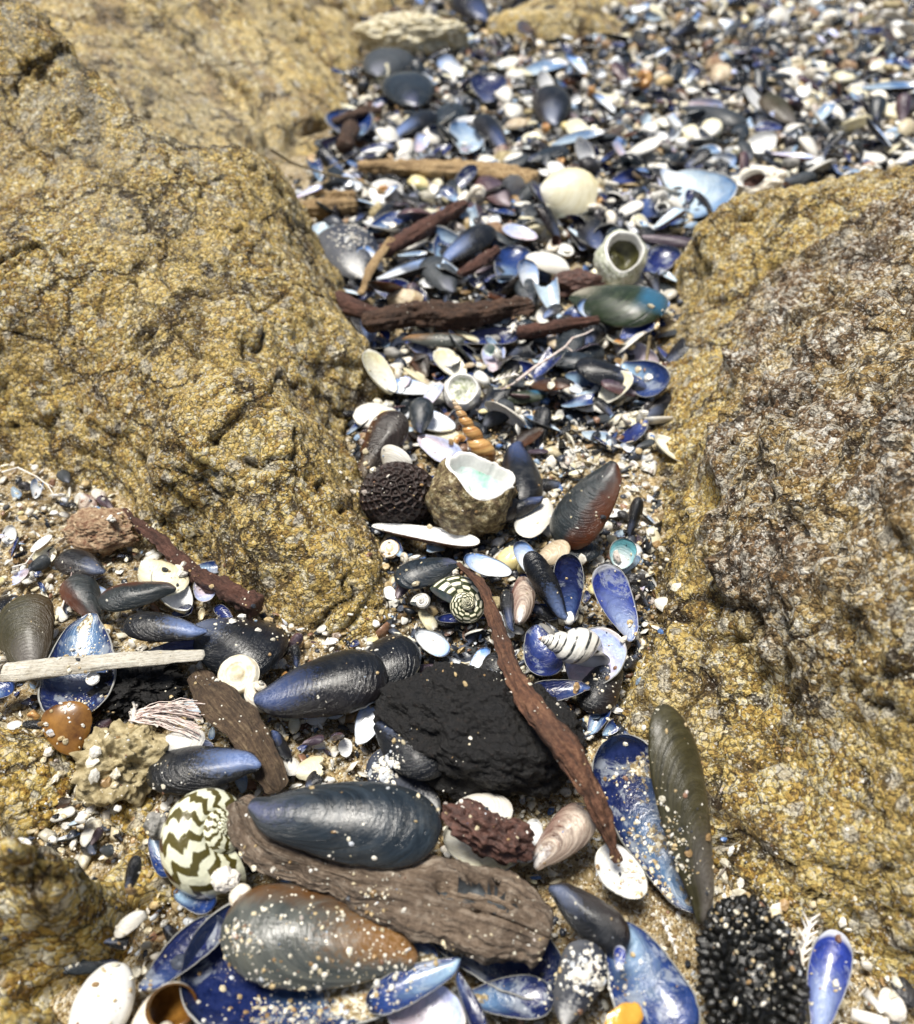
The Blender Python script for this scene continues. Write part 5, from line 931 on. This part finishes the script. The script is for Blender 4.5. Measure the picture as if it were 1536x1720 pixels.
#         wht crm  tan och brn blk slt blu lbl pgr rbr mau nvy wht
W_FAR = [6, 7, 6, 4, 3, 11, 7, 1.6, 2.5, 4, 3, 3, 8, 5]
W_MID = [6, 5, 4, 2.5, 3, 11, 7, 1.6, 2, 2, 3.5, 1.5, 10, 5]
W_SND = [7, 7, 6, 5, 3, 1.2, 1, .3, .5, 1.5, 2, 1, .7, 5]
shards('shell_grit', 'fine grit of broken shells among the far shells', 20000, samp_px(560, 1600, -80, 420), .2, 1.25, W_FAR, 0., .9, 1)
shards('shell_grit', 'broken shell grit packed between the mussels in the middle of the gully', 7000, samp_px(480, 1220, 260, 800), .08, .7, W_MID, 0., .5, 2)
shards('shell_grit', 'white and tan shell bits between the curved stick and the snails', 3500, samp_px(640, 1100, 850, 1250), .05, .5, W_MID, 0., .5, 3)
shards('shell_grit', 'tan and white shell bits on the sand in the lower left', 4500, samp_px(-20, 640, 780, 1450), .04, .38, W_SND, -.05, .35, 4)
shards('shell_grit', 'fine shell bits on the sand along the bottom', 4500, samp_px(180, 1560, 1300, 1740), .035, .28, W_SND, -.05, .3, 5)
shards('shell_grit', 'coarse sand and shell bits on the sand patch beside the right boulder', 4500, samp_px(820, 1110, 640, 960), .05, .36, W_SND, -.05, .3, 6)

USED = set()
def crowd(name, cat, protos, n, sampler, smin, smax, zlo, zhi, seed, label_of, flip=.36, tilt=.45, avoid=()):
    g = np.random.default_rng(seed); k = 0; tries = 0
    while k < n and tries < n*30:
        tries += 1; x, y = sampler(g)
        if x is None: continue
        px, py = PX(x, y, 1.0)
        if any(abs(px-a) < w_ and abs(py-b) < h_ for a, b, w_, h_ in avoid): continue
        i = int(g.integers(len(protos))); nm, me, lab = protos[i]; s = smin+(smax-smin)*g.random()**1.6
        fl = g.random() < flip; z = g.uniform(zlo, zhi)+(.16*s if fl else 0)
        lb, gp = label_of(lab, fl, px, py, s*FPX/(y*cp+(CAM_H-z)*sp_))
        if lb in USED: continue
        USED.add(lb); o = bpy.data.objects.new(name, me); COL.objects.link(o)
        o.location = (x*CM, y*CM, z*CM); o.scale = (s, s, s)
        o.rotation_euler = (Matrix.Rotation(g.uniform(0, 6.28), 3, 'Z') @ Matrix.Rotation(g.normal(0, tilt)+(math.pi if fl else 0), 3, 'X') @ Matrix.Rotation(g.normal(0, tilt*.8), 3, 'Y')).to_euler()
        tag(o, lb, cat, gp); k += 1
def crowd_stuff(name, label, protos, n, sampler, smin, smax, zlo, zhi, seed, flip=.36, tilt=.5):
    g = np.random.default_rng(seed); D_ = []
    mats = []
    for nm, me, lab in protos:
        nv, nf = len(me.vertices), len(me.polygons); v = np.empty(nv*3); me.vertices.foreach_get('co', v); f = np.empty(nf*4, dtype=np.int32); me.loops.foreach_get('vertex_index', f)
        mi = np.empty(nf, dtype=np.int32); me.polygons.foreach_get('material_index', mi); uv = np.empty(nf*8, dtype=np.float32); me.uv_layers[0].data.foreach_get('uv', uv); u2 = np.zeros((nv, 2)); u2[f] = uv.reshape(-1, 2)
        loc = []
        for m in me.materials:
            if m not in mats: mats.append(m)
            loc.append(mats.index(m))
        D_.append((v.reshape(-1, 3)/CM, f.reshape(-1, 4), np.array(loc)[mi], u2))
    vs, fs, ms, us, b = [], [], [], [], 0
    for _ in range(n):
        x, y = sampler(g)
        if x is None: continue
        v, f, mi, u2 = D_[int(g.integers(len(D_)))]; s = smin+(smax-smin)*g.random()**1.6; fl = g.random() < flip
        r = np.array(Matrix.Rotation(g.uniform(0, 6.28), 3, 'Z') @ Matrix.Rotation(g.normal(0, tilt)+(math.pi if fl else 0), 3, 'X') @ Matrix.Rotation(g.normal(0, tilt*.8), 3, 'Y'))
        vs.append(v*s @ r.T+np.array([x, y, g.uniform(zlo, zhi)+(.16*s if fl else 0)])); fs.append(f+b); ms.append(mi); us.append(u2); b += len(v)
    return tag(obj(name, mesh(name, np.concatenate(vs), np.concatenate(fs), mats, np.concatenate(ms), np.concatenate(us))), label, 'shell grit', kind='stuff')
def mp(nm, ext, lin, seed, lab, kind='mussel', **kw):
    kw.setdefault('W', .5); kw.setdefault('H', .2); kw.setdefault('nx', 20); kw.setdefault('nv', 14); return (nm, valve_one(kind, ext, lin, seed, **kw), lab)
MUS = [mp('m', 'black', 'deep', 1, 'black'), mp('m', 'slate', 'blue', 2, 'slate', W=.55), mp('m', 'blue', 'sky', 3, 'blue', mirror=-1), mp('m', 'grey', 'pale', 4, 'grey', W=.6), mp('m', 'brown', 'blue', 5, 'brown', mirror=-1),
       mp('m', 'purple', 'mauve', 6, 'purple', W=.55), mp('m', 'black', 'violet', 7, 'black', cut=.75, mirror=-1), mp('m', 'grey', 'sky', 8, 'grey', cut=.65), mp('m', 'slate', 'sky', 9, 'slate', cut=.8), mp('m', 'bluewhite', 'pale', 10, 'blue')]
CLM = [mp('c', 'white', 'pearl', 21, 'white', 'clam', W=.85, H=.28), mp('c', 'cream', 'cream', 22, 'cream', 'clam', W=.8, H=.3), mp('c', 'white', 'pearl', 23, 'white', 'clam', W=.75, cut=.8), mp('c', 'ribbed', 'pearl', 24, 'ribbed brown', 'clam', W=.9, H=.3, ribs=22), mp('c', 'striped', 'mauve', 25, 'striped', 'clam', W=.8, cut=.85)]
HC = {'black': 'black', 'slate': 'slate grey', 'blue': 'blue', 'grey': 'pale grey', 'brown': 'brown', 'purple': 'purplish'}
LAND = [(345,1430,'the zigzag snail'),(800,1240,'the black lump'),(575,1400,'the long slate mussel'),(210,1280,'the sandy yellow stone'),(400,1133,'the white disc shell'),(400,1090,'the big ringed mussel'),(230,1010,'the white flecked mussel'),(175,892,'the reddish stone'),(330,950,'the reddish stick'),
 (60,1050,'the olive mussel'),(120,1120,'the bleached stick'),(540,1170,'the blue-beaked mussel'),(771,1003,'the dotted snail'),(715,900,'the long white shell'),(670,830,'the honeycomb pod'),(795,835,'the turban shell'),(985,860,'the rust flanked mussel'),(925,990,'the butterfly mussel'),(1030,1010,'the violet hollow mussel'),
 (965,1085,'the striped whelk'),(840,1100,'the curved stick'),(940,1170,'the dark blue hollow mussel'),(640,745,'the scuffed brown mussel'),(780,660,'the white ring snail'),(1030,630,'the violet blue mussel'),(930,720,'the open sand patch'),(750,530,'the bark log'),(1040,530,'the greenish mussel'),(1048,435,'the moon snail'),(918,447,'the white oval clam'),
 (710,380,'the dark slanting stick'),(590,430,'the crusted white mussel'),(690,450,'the silver floored mussel'),(745,290,'the long tan driftwood'),(955,320,'the closed cream clam'),(1170,325,'the sky blue hollow mussel'),(1270,310,'the holed cream whelk'),(600,205,'the brown stub'),(820,145,'the royal blue mussel'),(930,180,'the dark plum mussel'),(970,230,'the long light blue mussel'),
 (690,60,'the pale sponge'),(910,35,'the far dark grey mussel'),(790,15,'the far navy mussel'),(1310,180,'the far mossy mussel'),(1200,195,'the far long grey mussel'),(1495,145,'the right edge pale mussel'),(910,115,'the broad light blue mussel'),(1340,300,'the white edged grey mussel'),(990,5,'the far yellow rock edge'),(1180,270,'the black upright mussel'),
 (1400,60,'the top right corner'),(1150,60,'the top edge, middle right'),(1500,250,'the right boulder top'),(1260,1620,'the black cone'),(1050,1460,'the sand-filled white clam'),(640,1500,'the forked driftwood'),(520,1570,'the sand-crusted brown mussel'),(540,1290,'the yellow scrap'),(870,1390,'the brown sponge')]
def place(px, py):
    a, b, nm = min(LAND, key=lambda q: (q[0]-px)**2+(q[1]-py)**2); dx, dy = px-a, py-b; r = math.hypot(dx, dy)
    nr = 'right by' if r < 38 else ('just' if r < 75 else 'well')
    if r < 38: return nr+' '+nm
    ang = math.degrees(math.atan2(-dy, dx)) % 360
    return nr+' '+['right of', 'up right of', 'above', 'up left of', 'left of', 'down left of', 'below', 'down right of'][int((ang+22.5)//45) % 8]+' '+nm
def szw(px_): return 'tiny' if px_ < 16 else 'small' if px_ < 34 else 'middling'
def lab_m(c, fl, px, py, sz): return '%s %s mussel, %s, %s' % (szw(sz), HC[c], 'hollow' if fl else 'domed', place(px, py)), 'mussel shells strewn through the shell bed'
def lab_c(c, fl, px, py, sz): return '%s %s clam, %s, %s' % (szw(sz), c, 'hollow' if fl else 'domed', place(px, py)), 'clam shells strewn through the shell bed'
def lab_s(c, fl, px, py, sz): return '%s %s snail shell %s' % (szw(sz), c, place(px, py)), 'snail shells strewn through the shell bed'
def lab_p(c, fl, px, py, sz): return '%s %s pebble %s' % (szw(sz), c, place(px, py)), 'pebbles strewn through the shell bed'
AV = [(850,1250,170,130),(350,1430,90,90),(1120,1400,110,200),(1270,1620,110,110),(800,830,200,90),(540,1290,90,60),(790,1500,260,130),(930,720,110,60)]
LOW = [(nm, valve_one(kd, x_, l_, 90+q, W=w_, H=.2, nx=9, nv=7, **kw), nm) for q, (nm, kd, x_, l_, w_, kw) in enumerate([('a','mussel','black','deep',.5,{}),('a','mussel','slate','blue',.55,{}),('a','mussel','black','sky',.5,{}),('a','mussel','black','blue',.6,dict(cut=.8)),('a','mussel','slate','navy',.6,{}),('a','mussel','grey','pale',.6,{}),('a','mussel','black','navy',.6,dict(cut=.7)),('a','mussel','brown','sky',.55,dict(cut=.7)),('a','clam','white','pearl',.85,{}),('a','clam','cream','cream',.8,{}),('a','mussel','purple','mauve',.5,{}),('a','clam','white','pale',.7,dict(cut=.7))])]
crowd_stuff('shell_grit', 'mixed small mussel and clam shells too many to count, in the far bed', LOW, 1700, samp_px(560, 1600, -80, 430), 1.0, 3.6, .5, 1.3, 71)
crowd_stuff('shell_grit', 'mixed mussel and shell fragments packed between the sticks in the gully', LOW, 460, samp_px(490, 1190, 320, 760), .8, 3.2, .2, .8, 72)
crowd_stuff('shell_grit', 'dark and blue mussel fragments between the snails and the curved stick', LOW, 230, samp_px(640, 1100, 760, 1250), .4, 1.5, .15, .6, 73)
crowd_stuff('shell_grit', 'mussel fragments on the sand in the lower left', LOW, 260, samp_px(-20, 640, 800, 1450), .3, 1.2, .1, .5, 74)
crowd('mussel_shell', 'mussel shell', MUS, 95, samp_px(560, 1600, 60, 440), 2.2, 4.8, .5, 1.5, 31, lab_m, flip=.36, tilt=.5)
crowd('mussel_shell', 'mussel shell', MUS, 20, samp_px(700, 1600, -60, 90), 3., 6.0, .6, 1.6, 32, lab_m, flip=.36, tilt=.5)
crowd('mussel_shell', 'mussel shell', MUS, 42, samp_px(500, 1180, 320, 660), 2.0, 4.6, .3, .9, 33, lab_m, flip=.36, tilt=.5, avoid=AV)
crowd('mussel_shell', 'mussel shell', MUS, 16, samp_px(620, 1100, 650, 1200), .8, 2.4, .2, .6, 34, lab_m, flip=.36, tilt=.4, avoid=AV)
crowd('mussel_shell', 'mussel shell', MUS, 22, samp_px(-20, 640, 830, 1250), .6, 2.0, .15, .5, 35, lab_m, flip=.36, tilt=.4, avoid=AV)
crowd('mussel_shell', 'mussel shell', MUS, 8, samp_px(200, 1100, 1400, 1720), .8, 1.8, .15, .4, 36, lab_m, flip=.36, tilt=.4, avoid=AV)
crowd('clam_shell', 'clam shell', CLM, 75, samp_px(620, 1600, -60, 420), 1.0, 3.0, .6, 1.5, 41, lab_c, flip=.4, tilt=.5)
crowd('clam_shell', 'clam shell', CLM, 46, samp_px(500, 1180, 320, 700), .7, 2.0, .3, 1.0, 42, lab_c, flip=.4, tilt=.5, avoid=AV)
crowd('clam_shell', 'clam shell', CLM, 40, samp_px(620, 1100, 640, 1200), .5, 1.4, .25, .7, 43, lab_c, flip=.4, tilt=.4, avoid=AV)
crowd('clam_shell', 'clam shell', CLM, 40, samp_px(-20, 640, 820, 1300), .4, 1.2, .15, .5, 44, lab_c, flip=.4, tilt=.4, avoid=AV)
SNL = [('s', snail(None, None, None, None, 1., None, S[k], single=True, n=60, m_=14, T=T_, Wx=W_, lining=PM['white'] if k != 'dark' else None), lab) for k, T_, W_, lab in (('pale', 1.1, 2.5, 'cream'), ('stripes', 1.5, 2.2, 'striped white'), ('dark', 1., 2.5, 'dark'), ('brown', 1.8, 2., 'brown'), ('pale', .7, 2.8, 'cream'))]
crowd('sea_snail', 'snail shell', SNL, 60, samp_px(620, 1600, 20, 420), 1.0, 2.4, 1.0, 1.9, 51, lab_s, tilt=1.2)
crowd('sea_snail', 'snail shell', SNL, 26, samp_px(600, 1120, 400, 1200), .5, 1.2, .5, 1.0, 52, lab_s, tilt=1.2, avoid=AV)
crowd('sea_snail', 'snail shell', SNL, 14, samp_px(0, 600, 820, 1250), .3, .8, .3, .6, 53, lab_s, tilt=1.2, avoid=AV)
def peb(nm, mat, seed, lab):
    v, F = sphere(14, 20); return (nm, mesh('pebble', v*(1+.16*fbm(v*1.3+seed, 3, seed))[:, None]*np.array([.5, .38, .28]), F, [mat]), lab)
PEB = [peb('p', PM['greystone'], 1, 'grey'), peb('p', PM['white'], 2, 'white'), peb('p', PM['sandstone'], 3, 'tan'), peb('p', PM['darkstone'], 4, 'black'), peb('p', PM['redstone'], 5, 'reddish'), peb('p', PM['yellow'], 6, 'yellowish'), peb('p', PM['white'], 7, 'white')]
crowd('pebble', 'pebble', PEB, 60, samp_px(620, 1600, -60, 420), 1.0, 2.8, .7, 1.6, 61, lab_p)
crowd('pebble', 'pebble', PEB, 40, samp_px(500, 1120, 320, 1200), .5, 1.5, .4, 1.0, 62, lab_p, avoid=AV)
crowd('pebble', 'pebble', PEB, 40, samp_px(-20, 640, 820, 1300), .25, .7, .2, .5, 63, lab_p, avoid=AV)


# ================================================================ grains that came to rest on top of things
bpy.context.view_layer.update(); DG = bpy.context.evaluated_depsgraph_get()
def drop(name, label, cl, smin, smax, wts, seed):
    """cl: (px, py, how many, spread in cm); every grain lands on whatever is under it"""
    g = np.random.default_rng(seed); pts = []
    for px, py, n, sp in cl:
        c_ = P(px, py, 1.5)
        for _ in range(n):
            x, y = c_.x+g.normal(0, sp), c_.y+g.normal(0, sp*.8)
            ok, loc, nr, *_r = scene.ray_cast(DG, Vector((x, y, 30))*CM, Vector((0, 0, -1)))
            if ok and nr.z > .25: pts.append((loc/CM, nr))
    vs, fs, cs, b = [], [], [], 0; sv_, sF = sphere(5, 7); wts = np.array(wts, float)/sum(wts)
    for loc, nr in pts:
        s = smin*(smax/smin)**(g.random()**2.4); q = np.array(nr.to_track_quat('Z', 'Y').to_matrix()); rz = np.array(Matrix.Rotation(g.uniform(0, 6.28), 3, 'Z'))
        w_ = sv_*g.uniform(.7, 1.15, (len(sv_), 1))*np.array([1, g.uniform(.45, 1), g.uniform(.3, .75)])*s; w_ = (w_ @ rz.T) @ q.T+np.array(loc)+np.array(nr)*s*.2
        vs.append(w_); fs.append(sF+b); b += len(w_); cs.append(np.tile(PAL[g.choice(len(PAL), p=wts)]*g.uniform(.8, 1.1), (len(w_), 1)))
    tag(obj(name, mesh(name, np.concatenate(vs), np.concatenate(fs), [M_chip], None, None, False, np.clip(np.concatenate(cs), 0, .88))), label, 'sand grains', kind='stuff')
gs = np.random.default_rng(5)
W_GR = [5, 6, 6, 5, 3, .8, .6, .2, .3, .6, 1.2, 1, .4, 4]
CL = [(420+gs.uniform(-30, 30), 1600+gs.uniform(-14, 20), 26, .22) for _ in range(5)]+[(600+gs.uniform(-120, 90), 1575+gs.uniform(-50, 60), 9, .3) for _ in range(14)]
CL += [(450, 1682, 150, .5), (560, 1690, 170, .6), (640, 1672, 90, .5), (500, 1700, 90, .5)]
CL += [(1110, 1440, 130, .35), (1125, 1485, 120, .3), (1075, 1385, 60, .35), (1050, 1320, 30, .3), (1055, 1475, 110, .3), (135, 1105, 120, .45), (130, 1170, 90, .45)]
CL += [(gs.uniform(620, 1010), gs.uniform(1120, 1340), 4, .25) for _ in range(16)]+[(gs.uniform(420, 960), gs.uniform(1350, 1640), 5, .3) for _ in range(18)]
CL += [(gs.uniform(1190, 1340), gs.uniform(1540, 1720), 9, .3) for _ in range(18)]+[(gs.uniform(0, 480), gs.uniform(930, 1360), 5, .4) for _ in range(40)]
CL += [(gs.uniform(600, 1080), gs.uniform(700, 1200), 5, .4) for _ in range(34)]+[(gs.uniform(160, 1200), gs.uniform(1350, 1720), 6, .5) for _ in range(40)]+[(gs.uniform(900, 1060), gs.uniform(1590, 1700), 16, .4) for _ in range(6)]
CL += [(gs.uniform(0, 280), gs.uniform(1250, 1720), 12, .8) for _ in range(16)]+[(gs.uniform(1100, 1536), gs.uniform(1200, 1650), 8, .9) for _ in range(30)]
drop('sand_grains', 'pale sand grains and shell crumbs clinging to shells, wood and stones', CL, .022, .12, W_GR, 9)
EG = [(1112,560),(1100,620),(1088,690),(1085,760),(1085,830),(1090,900),(1088,960),(1082,1030),(1060,1090),(1035,1150),(1020,1210),(645,660),(612,740),(612,800),(632,870),(650,940),(662,1000),(640,1060),(570,1085),(500,1070),(420,1035),(320,960),(220,870),(120,825),(40,800),(1225,1430),(1260,1520),(1360,1565),(1460,1640),(100,1240),(180,1330),(280,1400),(285,1480),(250,1570),(190,1650)]
drop('rock_foot_debris', 'shell crumbs and grit wedged along the feet of the boulders', [(x, y, 34, .75) for x, y in EG]+[(gs.uniform(620, 1090), gs.uniform(640, 1240), 3, .5) for _ in range(30)], .04, .34, W_GR, 12)
drop('salt_crust', 'white crust of salt and barnacle crumbs on three dark mussels', [(592,425,260,.75),(600,400,120,.5),(650,1300,170,.28),(975,1650,120,.35),(1012,1650,60,.3)], .03, .16, [10, 1, 0, 0, 0, 0, 0, 0, 0, 3, 0, 0, 0, 10], 14)
